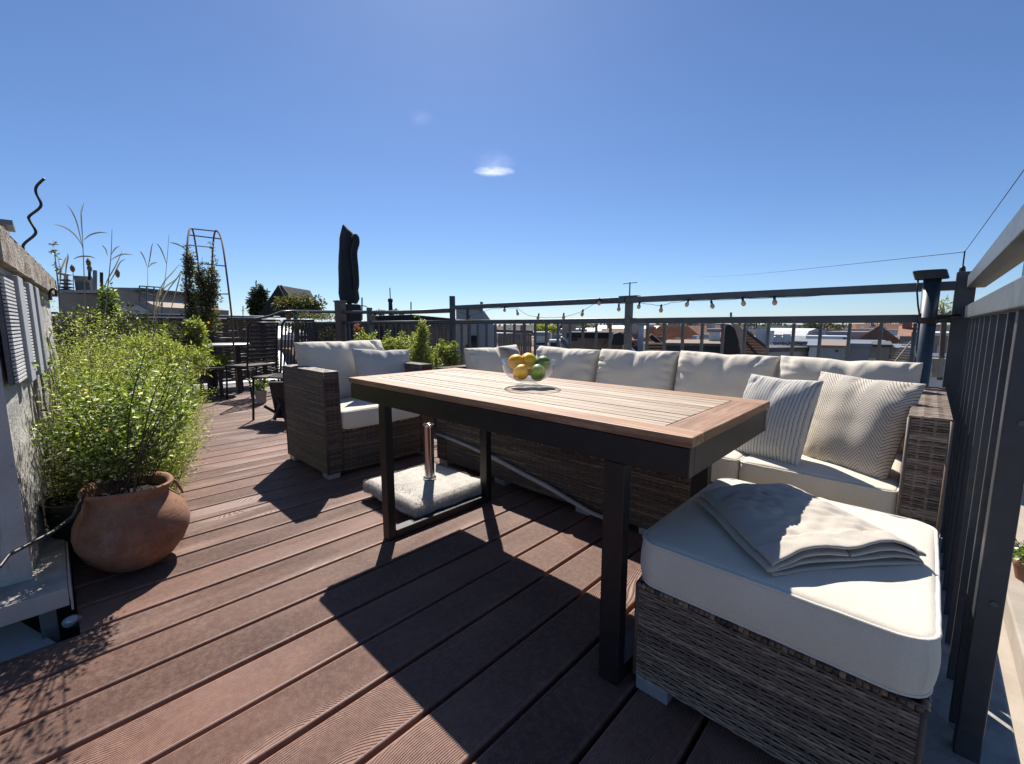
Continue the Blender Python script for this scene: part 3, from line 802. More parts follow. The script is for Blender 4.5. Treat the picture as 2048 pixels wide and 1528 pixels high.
for i in range(len(wire) - 1):
    for k in range(4):
        t = k / 4; wp.append((wire[i][0] * (1 - t) + wire[i + 1][0] * t, 2.862, wire[i][1] * (1 - t) + wire[i + 1][1] * t - .004 * math.sin(t * math.pi)))
MB().tube(wp, .0016, 5).build('wire', 'black_plastic', sl)
bproto = None
for i, (x, z) in enumerate(bl):
    if bproto is None:
        bproto = MB().lathe([(.0, -.020), (.008, -.017), (.0135, -.006), (.013, .003), (.007, .013), (.006, .018)], (0, 0, 0), 12).build('bulb', 'bulb_glass', sl, origin=(x, 2.862, z), smooth=True)
        bproto.data.transform(Matrix.Translation(Vector((x, 2.862, z))))
        sp_ = MB().lathe([(.007, .012), (.0075, .03), (.003, .038)], (x, 2.862, z), 8).build('socket', 'black_plastic', bproto)
    else:
        q = copy_tree(bproto); q.location = Vector((x, 2.862, z)) - wloc(sl)
        q.rotation_euler = (random.uniform(-.3, .3), random.uniform(-.3, .3), random.uniform(0, 6))

# ================================================================== FURNITURE
ZR = lambda a: Matrix.Rotation(a, 3, 'Z')
def RX(a): return Matrix.Rotation(a, 3, 'X')
# ---- table
T0, T1, S0, S1, TZ = -2.045, -.368, .982, 1.655, .745
tb = thing('dining_table', 'long slatted teak table on a black metal frame', 'table', (-1.2, 1.32, 0))
bw = .078; th = .026; zt = TZ - th
MB().box(T0, T1, S0, S0 + bw, zt, TZ).build('edge_board', 'teak_oiled_x', tb, bevel=.003)
MB().box(T0, T1, S1 - bw, S1, zt, TZ).build('edge_board', 'teak_oiled_x', tb, bevel=.003)
MB().box(T1 - .098, T1 - .0005, S0 + bw + .0015, S1 - bw - .0015, zt + .0005, TZ - .0004).build('end_board', 'teak_oiled_y', tb, bevel=.003)
MB().box(T0 + .0005, T0 + .098, S0 + bw + .0015, S1 - bw - .0015, zt + .0005, TZ - .0004).build('end_board', 'teak_oiled_y', tb, bevel=.003)
ns = 12; g0, g1 = S0 + bw, S1 - bw; pw = (g1 - g0) / ns; sp0 = None
for i in range(ns):
    y = g0 + (i + .5) * pw
    if sp0 is None: sp0 = MB().box(T0 + .101, T1 - .101, y - pw / 2 + .0028, y + pw / 2 - .0028, zt + .002, TZ - .0012).build('slat', 'teak_bleached', tb, origin=(-1.2, y, 0), bevel=.002)
    else:
        q = sp0.copy(); COL.objects.link(q); q.location = Vector((-1.2, y, random.uniform(-.0006, .0006))) - wloc(tb)
mb = MB(); i_ = .006; az0, az1 = .642, zt - .003; t_ = .03
a0, a1, b0, b1 = T0 + i_, T1 - i_, S0 + i_, S1 - i_
mb.box(a0, a1, b0, b0 + t_, az0, az1).build('apron', 'black_metal', tb, bevel=.0025)
MB().box(a0, a1, b1 - t_, b1, az0, az1).build('apron', 'black_metal', tb, bevel=.0025)
MB().box(a1 - t_ , a1 - .0006, b0 + t_ + .001, b1 - t_ - .001, az0 + .0005, az1).build('apron', 'black_metal', tb, bevel=.002)
MB().box(a0 + .0006, a0 + t_, b0 + t_ + .001, b1 - t_ - .001, az0 + .0005, az1).build('apron', 'black_metal', tb, bevel=.002)
MB().box(a0 + t_, a1 - t_, b0 + t_, b1 - t_, az1 - .012, az1 - .004).build('underboard', 'black_metal', tb)
for lx, wx in ((-.602, .062), (-1.785, .055)):
    MB().box(lx, lx + wx, b0 + .002, b0 + .040, .0, az0 - .0015).build('leg', 'black_metal', tb, bevel=.003)
    MB().box(lx, lx + wx, b1 - .040, b1 - .002, .0, az0 - .0015).build('leg', 'black_metal', tb, bevel=.003)
    MB().box(lx + .0008, lx + wx - .0008, b0 + .041, b1 - .041, .001, .042).build('floor_bar', 'black_metal', tb, bevel=.003)

# ---- glass bowl and fruit
BX, BY = -1.205, 1.365
BS = 1.1
prof_o = [(.048, 0), (.050, .004), (.036, .010), (.024, .016), (.026, .020), (.052, .028), (.078, .045), (.094, .070), (.101, .098), (.103, .128)]
prof_i = [(.1005, .128), (.0985, .098), (.0915, .071), (.0755, .047), (.050, .031), (.0, .026)]
bowl = MB().lathe([(a_ * BS, b_ * .86) for a_, b_ in prof_o + prof_i], (BX, BY, TZ + .001), 56).build('glass_bowl', 'clear_glass', origin=(BX, BY, TZ), smooth=True)
tag(bowl, 'clear footed glass bowl of lemons and limes on the table', 'bowl')
def fruit(label, cat, name, dx, dy, z, r, mat, el=1.08, seed=0):
    mb = MB(); pr = []
    for k in range(15):
        a = math.pi * k / 14; rr = r * math.sin(a) * (1 + .03 * math.sin(seed + a * 3)); zz = -r * el * math.cos(a)
        if name == 'lemon' and k in (0, 14): zz *= 1.12
        pr.append((max(rr, .0), zz))
    M = Matrix.Rotation(seed * 1.7, 3, 'Z') @ Matrix.Rotation(1.1 + seed * .5, 3, 'X')
    mb.lathe(pr, (BX + dx, BY + dy, z), 24, M=M)
    o = mb.build(name, mat, origin=(BX + dx, BY + dy, z - r), smooth=True); tag(o, label, cat, 'fruit in the glass bowl')
    return o
rr_ = lambda u, v: (u * _R.x - v * math.sin(_a), u * _R.y + v * math.cos(_a))   # right / away in the bowl
fr = [('lemon', 'orange yellow lemon in the bowl, upper left of the pile', 'lemon', -.052, .005, .846, .0330, 'fruit_orange', 1.05, 1),
      ('lemon', 'largest lemon in the glass bowl, topmost between its neighbours', 'lemon', .000, .020, .850, .0340, 'fruit_yellow', 1.06, 2),
      ('lemon', 'lemon low in the bowl against the front glass', 'lemon', -.034, -.040, .806, .0325, 'fruit_orange', 1.08, 3),
      ('lime', 'green lime low in the bowl beside the front lemon', 'lime', .037, -.038, .805, .0325, 'fruit_green', 1.1, 4),
      ('lime', 'green lime at the right rim of the fruit pile', 'lime', .062, .012, .838, .0325, 'fruit_green', 1.06, 5)]
for nm, lab, cat, u, v, z, r, m, el, sd_ in fr:
    dx, dy = rr_(u, v); fruit(lab, cat, nm, dx, dy, z, r, m, el, sd_)

# ---- sofa
X0, X1, Y0, Y1, BZ = -2.42, -.022, 1.86, 2.78, .335
sofa = thing('sofa', 'long brown wicker sofa with cream cushions along the back railing', 'sofa', (-1.2, 2.3, 0))
wicker_box(sofa, X0, X1, Y0, Y1 - .1, .035, BZ, 'yx', seed=1, rim='t')
wicker_box(sofa, X0 - .10, X0 - .001, Y0, Y1, .035, .70, 'yxXZ', seed=20, rim='c')
wicker_box(sofa, X1 + .001, X1 + .098, Y0, Y1, .035, .715, 'yxXZ', 'wicker_grey', seed=30, pitch=.0085, rim='c')
wicker_box(sofa, X0 + .001, X1 - .001, Y1 - .099, Y1, .035, .70, 'yYZ', seed=40)
for fx in (X0 - .09, -1.93, -1.30, -.93, -.02):
    MB().box(fx, fx + .09, Y0 + .003, Y0 + .06, .0, .033).build('foot', 'aluminium', sofa, bevel=.002)
MB().box(-.9, -.03, Y0 + .012, Y0 + .03, .012, .032).build('base_rail', 'aluminium', sofa)
seams = [X0, -1.945, -1.47, -.995, -.512, X1]
for i in range(5):
    a, b = seams[i], seams[i + 1]; hx = (b - a) / 2 - .004
    c = cushion('seat_cushion', 'cream_fabric', sofa, ((a + b) / 2, Y0 + .405, BZ + .064), (hx, .40, .056), Matrix.Identity(3), re=.018, rc=.03, crown=.024, seed=i + 3, creases=9, cdepth=.008)
    piping(c, ((a + b) / 2, Y0 + .405, BZ + .064), (hx, .40), Matrix.Identity(3), .051, .03)
    piping(c, ((a + b) / 2, Y0 + .405, BZ + .064), (hx, .40), Matrix.Identity(3), -.050, .03)
def leanM(deg, yaw=0): return ZR(R(yaw)) @ RX(R(90 - deg))
bs = [(-2.14, -1.60), (-1.59, -1.065), (-1.055, -.545), (-.535, -.010)]
for i, (a, b) in enumerate(bs):
    k1, k2 = random.uniform(-.008, .008), random.uniform(-.008, .008)
    pillow('back_cushion', 'cream_fabric', sofa, ((a - .004, 2.560 + k1, .842 + k1), (b + .004, 2.560 + k2, .838 + k2), (b + .004, 2.46, .445), (a - .004, 2.46, .445)), .098, seed=40 + i * 3, n=56, chop=.022 + .01 * (i % 2), concave=.020, pw=4.2, ex=.42)
pillow('side_cushion', 'cream_fabric', sofa, ((-2.395, 2.02, .835), (-2.395, 2.56, .845), (-2.30, 2.56, .44), (-2.30, 2.02, .44)), .088, seed=63, n=50, chop=.035, concave=.03, pw=3.6, ex=.45)
# grey band over the side cushion
mb = MB(); bp = []
for k in range(25):
    t = k / 24
    if t < .42: bp.append((-2.235 - .012 + .02 * (t / .42), .44 + (t / .42) * .36))
    elif t < .58:
        a = (t - .42) / .16 * math.pi; bp.append((-2.305 + .083 * math.cos(a), .80 + .022 * math.sin(a)))
    else: bp.append((-2.39 - .0 * t, .80 - (t - .58) / .42 * .28))
for j, (x, z) in enumerate(bp):
    for y in (2.35, 2.40, 2.45): mb.v.append((x - .055 * (z - .44) - .004 + (.004 if y == 2.40 else 0), y + .02 * math.sin(j * .4), z + .006))
for j in range(24):
    for q in (0, 1): mb.f.append((j * 3 + q, j * 3 + q + 1, j * 3 + q + 4, j * 3 + q + 3)); mb.c.append(.5)
thr = mb.build('folded_scarf', 'grey_fabric', origin=(-2.3, 2.4, .46), smooth=True)
so = thr.modifiers.new('solid', 'SOLIDIFY'); so.thickness = .008; so.offset = 1
tag(thr, 'grey cloth strip draped over the leftmost sofa cushion', 'scarf')

# ---- ottoman
OX0, OX1, OY0, OY1 = -.508, .056, 1.025, 1.665
ot = thing('ottoman', 'square brown wicker ottoman with thick cream cushion beside the fence', 'ottoman', (-.226, 1.345, 0))
wicker_box(ot, OX0, OX1, OY0, OY1, .040, .315, 'yYxX', 'wicker_brown', seed=50, pitch=.0080)
for (fx, fy) in ((OX0 + .004, OY0 + .003), (OX1 - .094, OY0 + .003), (OX0 + .004, OY1 - .053), (OX1 - .094, OY1 - .053)):
    MB().box(fx, fx + .09, fy, fy + .05, .0, .038).build('foot', 'aluminium', ot, bevel=.002)
oc = Vector(((OX0 + OX1) / 2 + .002, (OY0 + OY1) / 2 - .004, .318 + .064)); oh = ((OX1 - OX0) / 2 + .004, (OY1 - OY0) / 2 + .006, .060)
c = cushion('cushion', 'cream_fabric', ot, oc, oh, Matrix.Identity(3), re=.014, rc=.055, crown=.022, bulge=.008, n=60, seed=61, creases=14, cdepth=.0045)
piping(c, oc, oh, Matrix.Identity(3), .056, .055, r=.0045, out=.001)
piping(c, oc, oh, Matrix.Identity(3), -.056, .055, r=.0035, mat='cream_piping', out=.0)

# ---- linen throw folded on the ottoman
def throw():
    A, B, C_, D = [Vector((x, y, 0)) for x, y in ((-.470, 1.330), (-.262, 1.600), (.028, 1.330), (-.205, 1.045))]
    z0 = .458; layers = 4; lt = .0125; n1 = 40; nt_ = 70; path = []
    for l in range(layers):
        for k in range(n1 + 1):
            t = k / n1; s_ = t if l % 2 == 0 else 1 - t
            path.append((s_, l + .0, 0))
        if l < layers - 1:
            e = 1 if l % 2 == 0 else 0
            for k in range(1, 6):
                a = math.pi * k / 6; path.append((e, l + .5 - .5 * math.cos(a), (1 if e else -1) * math.sin(a)))
    mb = MB(); m = len(path)
    for i in range(nt_ + 1):
        t = i / nt_
        Lp = D.lerp(A, t); Rp = C_.lerp(B, t); ax = (Rp - Lp); Wd = ax.length; ax.normalize(); ay = (A - D).normalized()
        for j, (s_, lay, bend) in enumerate(path):
            inset = .015 * nz(lay * 1.3, t * 1.5, 2)
            p = Lp + (Rp - Lp) * s_ + ax * (bend * .0100 + inset * (1 if s_ > .5 else -1))
            # free ends of the layers wander at the near and far side
            if i < 3: p -= ay * (.010 * nz(lay * 2.1, s_ * 3, 5) + .006 * (layers - lay) / layers)
            edge = min(s_, 1 - s_)
            puff = 1 + .55 * nz(s_ * 4, t * 2.5 + lay * .5, 1.5) * (1 - t * .5)
            thick = lt * (1.0 if t > .15 else 1.25)
            z = z0 + lay * thick * max(.55, puff * .5 + .5) * (.50 + .50 * min(1, edge / .16) ** .6)
            # creases on top layers
            dp = (.35 + .65 * (lay / layers)) * min(1, edge * 9 + .12) * min(1, t * 7 + .25, (1 - t) * 7 + .25)
            z += dp * .009 * (nz(s_ * 3.2 + t * 2, t * 4, 7) + .7 * nz(s_ * 8 + 3 * t, t * 11, 9) + .42 * nz(s_ * 20, t * 17 + s_ * 9, 4))
            z += -dp * .009 * abs(nz(s_ * 5 - t * 5, t * 3, 12)) - dp * .008 * abs(nz(s_ * 11 + t * 9, t * 5, 14)) + .004
            if i == 0: z -= .002
            # crown of the cushion
            q = (p.x - oc.x) / oh[0]; r_ = (p.y - oc.y) / oh[1]; z += .022 * (max(0, (1 - q * q)) * max(0, (1 - r_ * r_))) ** .6 - .014
            mb.v.append((p.x, p.y, z))
    for i in range(nt_):
        for j in range(m - 1):
            mb.f.append((i * m + j, i * m + j + 1, (i + 1) * m + j + 1, (i + 1) * m + j)); mb.c.append(.5)
    o = mb.build('throw_blanket', 'linen_fabric', origin=(-.226, 1.33, .45), smooth=True, fixn=False)
    so = o.modifiers.new('solid', 'SOLIDIFY'); so.thickness = .0042; so.offset = 0
    tag(o, 'folded beige linen throw lying on the ottoman cushion', 'blanket')
throw()

# ---- throw pillows on the sofa
def P3(x, y, Y): return atY(x, y, Y)
st = pillow('striped_pillow', 'striped_linen', None, (P3(1502, 747, 2.13), P3(1648, 762, 2.02), P3(1597, 937, 1.93), P3(1450, 905, 2.03)), .062, seed=4, chop=.02, concave=.035)
tag(st, 'cream pillow with thin blue stripes leaning on the sofa cushions', 'pillow')
hp = pillow('herringbone_pillow', 'herringbone_linen', None, (P3(1642, 742, 2.30), P3(1853, 768, 2.12), P3(1768, 972, 1.96), P3(1592, 922, 2.10)), .070, seed=9, chop=.02, concave=.03)
tag(hp, 'large beige herringbone pillow against the right sofa arm', 'pillow')

# ---- armchair
ac = thing('armchair', 'brown wicker armchair with cream cushions at the table end', 'armchair', (-3.07, 1.55, 0))
AX0, AX1, AY0, AY1 = -3.42, -2.73, 1.145, 1.975
wicker_box(ac, AX0, AX1, AY0, AY0 + .098, .035, .705, 'yYxXZ', seed=70, rim='c')
wicker_box(ac, AX0, AX1, AY1 - .10, AY1, .035, .705, 'yYxXZ', seed=80, rim='c')
wicker_box(ac, AX0, AX0 + .09, AY0 + .099, AY1 - .101, .035, .70, 'xXZ', seed=90)
wicker_box(ac, AX0 + .091, AX1 - .008, AY0 + .099, AY1 - .101, .035, .315, 'X', seed=95, rim='t')
for fx in (AX0 + .01, AX1 - .10):
    for fy in (AY0 + .003, AY1 - .083): MB().box(fx, fx + .09, fy, fy + .08, 0, .033).build('foot', 'aluminium', ac, bevel=.002)
cc = Vector((-3.03, 1.56, .315 + .062)); ch = (.315, .312, .058)
c = cushion('seat_cushion', 'cream_fabric', ac, cc, ch, Matrix.Identity(3), re=.016, rc=.05, crown=.03, seed=71, creases=3)
piping(c, cc, ch, Matrix.Identity(3), .053, .05, r=.004)
pillow('back_cushion', 'cream_fabric', ac, ((-3.30, 1.19, .875), (-3.30, 1.875, .878), (-3.17, 1.875, .43), (-3.17, 1.19, .43)), .105, seed=91, n=56, chop=.006, concave=.018, pw=4.2, ex=.42)
pl = pillow('throw_pillow', 'soft_grey_pillow', None, (atX(703, 697, -3.08), atX(818, 699, -3.02), Vector((-2.93, 1.93, .45)), Vector((-2.97, 1.50, .45))), .065, seed=14, chop=.045, concave=.03)
tag(pl, 'plain light grey pillow on the armchair', 'pillow')

# ---- parasol foot under the table
ub = thing('umbrella_base', 'square parasol base in a shaggy pale cover with steel tube under the table', 'umbrella base', (-2.03, 1.42, 0))
ux0, ux1, uy0, uy1 = -2.305, -1.775, 1.165, 1.665
def slab_grid():
    mb = MB(); n = 40
    P = []
    for j in range(n + 1):
        for i in range(n + 1):
            u, v = i / n, j / n; x = ux0 + u * (ux1 - ux0); y = uy0 + v * (uy1 - uy0)
            e = min(u, 1 - u, v, 1 - v); z = .108 - .022 * math.exp(-(e / .03) ** 2) + .006 * nz(x * 6, y * 6, 1)
            P.append((x, y, z))
    mb.v = P[:]
    for j in range(n):
        for i in range(n): mb.f.append((j * (n + 1) + i, j * (n + 1) + i + 1, (j + 1) * (n + 1) + i + 1, (j + 1) * (n + 1) + i)); mb.c.append(.5)
    ring = [i for i in range(n + 1)] + [(j + 1) * (n + 1) - 1 for j in range(1, n + 1)] + [n * (n + 1) + i for i in range(n - 1, -1, -1)] + [j * (n + 1) for j in range(n - 1, 0, -1)]
    b = len(mb.v)
    for k, r_ in enumerate(ring): x, y, z = P[r_]; mb.v.append((x + .002 * nz(k, 0, 0), y, .035 + .016 * math.sin(k * .21) ** 2))
    for k in range(len(ring)):
        k2 = (k + 1) % len(ring); mb.f.append((ring[k], ring[k2], b + k2, b + k)); mb.c.append(.5)
    return mb
slab_grid().build('cover', 'granite_fur', ub, smooth=True)
mb = MB(); rs = random.Random(5)
for _ in range(15000):
    if rs.random() < .45:
        x, y, z = rs.uniform(ux0, ux1), rs.uniform(uy0, uy1), .105; N_ = Vector((rs.uniform(-.9, .9), rs.uniform(-.9, .9), .6)); 
    else:
        s_ = rs.randrange(4); q = rs.random(); z = rs.uniform(.045, .106)
        x, y = ((ux0, uy0 + q * (uy1 - uy0)), (ux1, uy0 + q * (uy1 - uy0)), (ux0 + q * (ux1 - ux0), uy0), (ux0 + q * (ux1 - ux0), uy1))[s_]
        o_ = ((-1, 0), (1, 0), (0, -1), (0, 1))[s_]; N_ = Vector((o_[0] * .55, o_[1] * .55, -.75)) + Vector((rs.uniform(-.4, .4), rs.uniform(-.4, .4), 0))
    N_.normalize(); L = rs.uniform(.008, .020) * (.5 if z > .1 else 1); p = Vector((x, y, z)); W_ = N_.cross(rdir(rs)).normalized() * .0009
    b = len(mb.v); mb.v.extend([tuple(p - W_), tuple(p + W_), tuple(p + N_ * L)]); mb.f.append((b, b + 1, b + 2)); mb.c.append(rs.random())
o = mb.build('pile', 'granite_fur', ub, fixn=False); o['kind'] = 'stuff'
for fx in (ux0 + .07, (ux0 + ux1) / 2, ux1 - .09):
    for fy in (uy0 + .05, uy1 - .05): MB().lathe([(.028, 0), (.032, .012), (.032, .04)], (fx, fy, 0), 16).build('castor', 'black_plastic', ub)
tx, ty = -2.035, 1.44
MB().lathe([(.0375, .108), (.0375, .122), (.0285, .126), (.0285, .425), (.0315, .427), (.0315, .436), (.0265, .436), (.0265, .30), (.0, .30)], (tx, ty, 0), 32).build('tube', 'steel_tube', ub, smooth=False, bevel=.0012).data.shade_smooth()
# ---- pale strap trailing along the sofa front
mb = MB(); pts = [atY(x, y, 1.835 - .03 * max(0, (x - 900) / 300)) for x, y in ((874, 868), (905, 880), (945, 897), (990, 918), (1040, 946), (1090, 972), (1140, 1002), (1180, 1026), (1215, 1040))]
pts = [Vector((p.x, p.y, max(p.z, .02))) for p in pts]
for i in range(len(pts) - 1):
    wv = .010 + .012 * math.sin((i + .5) / 8 * math.pi)
for i, p in enumerate(pts):
    wv = .004 + .006 * math.sin(min(1, i / 7) * math.pi * .9) + .001 * (i % 2); mb.v += [(p.x, p.y + .012, p.z + wv), (p.x, p.y - .006, p.z), (p.x, p.y + .002, p.z - wv)]
for i in range(len(pts) - 1):
    for q in (0, 1): mb.f.append((i * 3 + q, i * 3 + q + 1, i * 3 + q + 4, i * 3 + q + 3)); mb.c.append(.5)
o = mb.build('strap', 'linen_fabric', origin=(-1.8, 1.83, .05), smooth=True); so = o.modifiers.new('solid', 'SOLIDIFY'); so.thickness = .003
tag(o, 'pale fabric strap trailing down the wicker sofa front under the table', 'strap')

# ================================================================== LEFT WALL OF THE ROOF HOUSE
W0, W1 = Vector((-2.19, -.128, 0)), Vector((-4.55, .005, 0))
wd_ = (W1 - W0).normalized(); wn = Vector((wd_.y, -wd_.x, 0));  wn = wn if wn.y > 0 else -wn     # wn points to the deck
wall = thing('house_wall', 'weathered white stuccoed roof wall with a thick stone coping at the left', 'wall', (-3.2, -.2, .1))
def wprism(name, s0, s1, o0, o1, z0, z1, mat, parent, bevel=0, rough=0):
    """box along the wall line: s metres from its near corner, o metres out from its face"""
    mb = MB(); pts = [W0 + wd_ * s0 + wn * o0, W0 + wd_ * s1 + wn * o0, W0 + wd_ * s1 + wn * o1, W0 + wd_ * s0 + wn * o1]
    mb.prism([Vector((p.x, p.y, z0)) for p in pts], (0, 0, z1 - z0))
    return mb.build(name, mat, parent, bevel=bevel)
LW = (W1 - W0).length
def rough_wall(s0, s1, o1, z0, z1, depth, mat, name, amp, nx, nz_, parent, both=True):
    """lumpy plaster block: front and near end are displaced grids"""
    mb = MB()
    def grid(fn, nu, nv):
        b = len(mb.v)
        for j in range(nv + 1):
            for i in range(nu + 1): mb.v.append(tuple(fn(i / nu, j / nv)))
        for j in range(nv):
            for i in range(nu): mb.f.append((b + j * (nu + 1) + i, b + j * (nu + 1) + i + 1, b + (j + 1) * (nu + 1) + i + 1, b + (j + 1) * (nu + 1) + i)); mb.c.append(.5)
    def front(u, v):
        p = W0 + wd_ * (s0 + u * (s1 - s0)); z = z0 + v * (z1 - z0)
        e = min(u * (s1 - s0), .03) / .03
        return p + wn * (o1 + amp * (nz(p.x * 6, z * 6, 2) + .5 * nz(p.x * 17, z * 17, 5)) * e) + Vector((0, 0, z))
    grid(front, nx, nz_)
    def end(u, v):
        p = W0 + wd_ * s0 + wn * (o1 - u * depth); z = z0 + v * (z1 - z0)
        e = min(u * depth, .03) / .03
        return p - wd_ * (amp * (nz(p.y * 6, z * 6, 8) + .5 * nz(p.y * 17, z * 17, 3)) * e) + Vector((0, 0, z))
    grid(end, max(6, int(depth / .04)), nz_)
    def top(u, v):
        p = W0 + wd_ * (s0 + u * (s1 - s0)) + wn * (o1 - v * depth)
        e = min(u * (s1 - s0), v * depth, .03) / .03
        return p + Vector((0, 0, z1 + amp * .8 * nz(p.x * 8, p.y * 8, 1) * e))
    grid(top, nx, 10)
    def back(u, v): p = W0 + wd_ * (s0 + u * (s1 - s0)) + wn * (o1 - depth); return p + Vector((0, 0, z0 + v * (z1 - z0)))
    grid(back, 1, 1)
    def far(u, v): p = W0 + wd_ * s1 + wn * (o1 - u * depth); return p + Vector((0, 0, z0 + v * (z1 - z0)))
    grid(far, 1, 1)
    def bot(u, v): p = W0 + wd_ * (s0 + u * (s1 - s0)) + wn * (o1 - v * depth); return p + Vector((0, 0, z0))
    grid(bot, 1, 1)
    return mb.build(name, mat, parent, smooth=False)
rough_wall(0, LW, 0, .12, 1.20, 1.4, 'old_stucco', 'masonry', .012, 110, 60, wall)
cop = rough_wall(-.04, LW + .05, .045, 1.202, 1.315, 1.45, 'concrete_cap', 'coping', .011, 90, 8, wall)
# pilaster like ribs and louvred panels set in the face
for s0, s1 in ((.0, .24), (.41, .59)):
    pan = wprism('louvre_panel', s0, s1, .012, .022, .80, 1.17, 'plaster_dark', wall)
    n = 28
    for i in range(n):
        z = .81 + i * .0127
        mb = MB(); a = W0 + wd_ * (s0 + .01) + wn * .030; b = W0 + wd_ * (s1 - .01) + wn * .030
        mb.bar(a + Vector((0, 0, z)), b + Vector((0, 0, z)), .010, .0072); mb.build('slat', 'louvre_white', pan)
for s0 in (.25, .60, .86): wprism('frame_bar', s0, s0 + .14, .010, .045, .785, 1.18, 'render_grey', wall, .004)
wprism('band', .0, LW, -.02, .018, 1.175, 1.201, 'concrete_grey', wall, .003)
# cracks, ropes of dry stems on the wall
mb = MB(); rs = random.Random(3)
for k in range(26):
    s0 = rs.uniform(.15, 1.9); z = rs.uniform(.15, .7); pts = []
    for i in range(8): pts.append(W0 + wd_ * (s0 + .10 * nz(i * .5, k, 0)) + wn * (.022 + .012 * nz(i * .9, k, 4)) + Vector((0, 0, z + i * rs.uniform(.03, .07))))
    mb.tube(pts, rs.uniform(.0015, .0035), 4, c=rs.random(), caps=False)
o = mb.build('dry_vine', 'dry_straw', origin=(-2.8, -.08, .12), fixn=False); tag(o, 'bare dry climbing stems on the weathered wall', 'vine')
# chimney cap peeping over the coping
ch_ = thing('chimney', 'dark capped chimney top behind the left coping', 'chimney', (-2.6, -.55, 1.3))
q = at(-6, 462, 2.2); MB().box(q.x - .1, q.x + .08, q.y - .12, q.y + .03, 1.31, q.z + .02).build('shaft', 'concrete_grey', ch_)
MB().box(q.x - .13, q.x + .11, q.y - .15, q.y + .06, q.z + .0205, q.z + .045).build('cap', 'roof_metal', ch_)
# ledge below the wall, its bracket and the zinc flashing
led = thing('stone_ledge', 'grey stone ledge with a metal edge under the white wall', 'ledge', (-2.3, -.3, 0))
MB().box(-5.0, -2.045, -1.4, -.045, .068, .1195).build('slab', 'concrete_grey', led, bevel=.004)
MB().box(-2.044, -2.036, -1.4, -.047, .055, .117).build('edge_strip', 'zinc_sheet', led)
MB().box(-2.5, -2.046, -.044, -.038, .03, .117).build('edge_strip', 'zinc_sheet', led)
for y in (-.10, -.75): MB().box(-2.075, -2.05, y - .02, y + .02, -.07, .066).build('bracket', 'plaster_dark', led)
zs = MB(); zs.prism([Vector((-2.02, -.09, -.055)), Vector((-2.02, -1.2, -.055)), Vector((-2.24, -1.2, .03)), Vector((-2.24, -.22, .03))], (0, 0, .003))
tag(zs.build('flashing_sheet', 'zinc_sheet', origin=(-2.1, -.5, -.05)), 'bent grey metal flashing sheet below the stone ledge', 'flashing')
dp = thing('drain_pipe', 'short shiny drain pipe end beside the ledge', 'pipe', (-2.03, -.035, -.05))
MB().tube([(-2.045, -.02, -.03), (-2.025, -.045, .005), (-2.0, -.055, .012)], .017, 16).build('elbow', 'aluminium', dp, smooth=True)
MB().tube([(-2.045, -.02, -.07), (-2.045, -.02, -.03)], .014, 14).build('riser', 'steel_tube', dp, smooth=True)
# black hose from the pot to the wall
hp_ = [Vector((-2.16, .02, .385)), Vector((-2.10, -.01, .34)), Vector((-2.0, -.06, .335)), Vector((-1.9, -.15, .33)), atz(0, 1133, .33), atz(-120, 1190, .33)]
tag(MB().tube(hp_, .0055, 8).build('hose', 'black_plastic', origin=(-2.1, 0, .35), smooth=True), 'thin black irrigation hose running from the clay pot', 'hose')

# ================================================================== CLAY POT AND ITS PLANT
PX, PY = -2.345, .160
pot = thing('clay_pot', 'big bulging terracotta pot with small lugs at the deck edge', 'pot', (PX, PY, .0))
prof = [(.085, 0), (.105, .006), (.145, .035), (.185, .085), (.208, .14), (.215, .185), (.207, .235), (.186, .280), (.160, .315), (.148, .335), (.150, .352), (.166, .372), (.172, .380), (.168, .388), (.156, .386), (.142, .366), (.136, .345), (.14, .30)]
prof = [(r * .885, z * .90) for r, z in prof]
pm_ = MB().lathe(prof, (PX, PY, 0.002), 64)
pm_.v = [(x + (.012 * nz(x * 3, y * 3, z * 4)) , y + .012 * nz(y * 3, z * 4, x * 3), z + (.010 * nz(x * 5, y * 5, 1) if z > .25 else 0)) for x, y, z in pm_.v]
pm_.build('body', 'old_terracotta', pot, smooth=True)
for ang in (-62, 95, 200):
    a = R(ang); d_ = Vector((math.cos(a), math.sin(a), 0)); t_ = Vector((-d_.y, d_.x, 0)); c0 = Vector((PX, PY, .0))
    pts = [c0 + d_ * .128 + t_ * -.020 + Vector((0, 0, .333)), c0 + d_ * .150 + t_ * -.010 + Vector((0, 0, .318)), c0 + d_ * .166 + Vector((0, 0, .285)), c0 + d_ * .180 + t_ * .01 + Vector((0, 0, .250))]
    MB().tube(pts, [.009, .0075, .006, .003], 10).build('lug', 'old_terracotta', pot, smooth=True)
sm_ = MB(); n = 26
for j in range(7):
    for i in range(n): rr = .115 * j / 6; a = 2 * math.pi * i / n; sm_.v.append((PX + rr * math.cos(a), PY + rr * math.sin(a), (.305) + .012 * nz(rr * 30 * math.cos(a), rr * 30 * math.sin(a), 3)))
for j in range(6):
    for i in range(n): sm_.f.append((j * n + i, j * n + (i + 1) % n, (j + 1) * n + (i + 1) % n, (j + 1) * n + i)); sm_.c.append(.5)
sm_.build('soil', 'soil', pot, smooth=False)
def plant(name, label, cat, loc, leafmat, group=None, stemmat='stem_dark'):
    t = thing(name, label, cat, loc, group); t['_l'] = leafmat; t['_s'] = stemmat
    return t, MB(), MB()
def finish(t, lm, sm, lname='foliage'):
    if lm.v: o = lm.build(lname, t['_l'], t, fixn=False); o['kind'] = 'stuff'
    if sm.v: o = sm.build('stems', t['_s'], t, fixn=False); o['kind'] = 'stuff'
    del t['_l']; del t['_s']
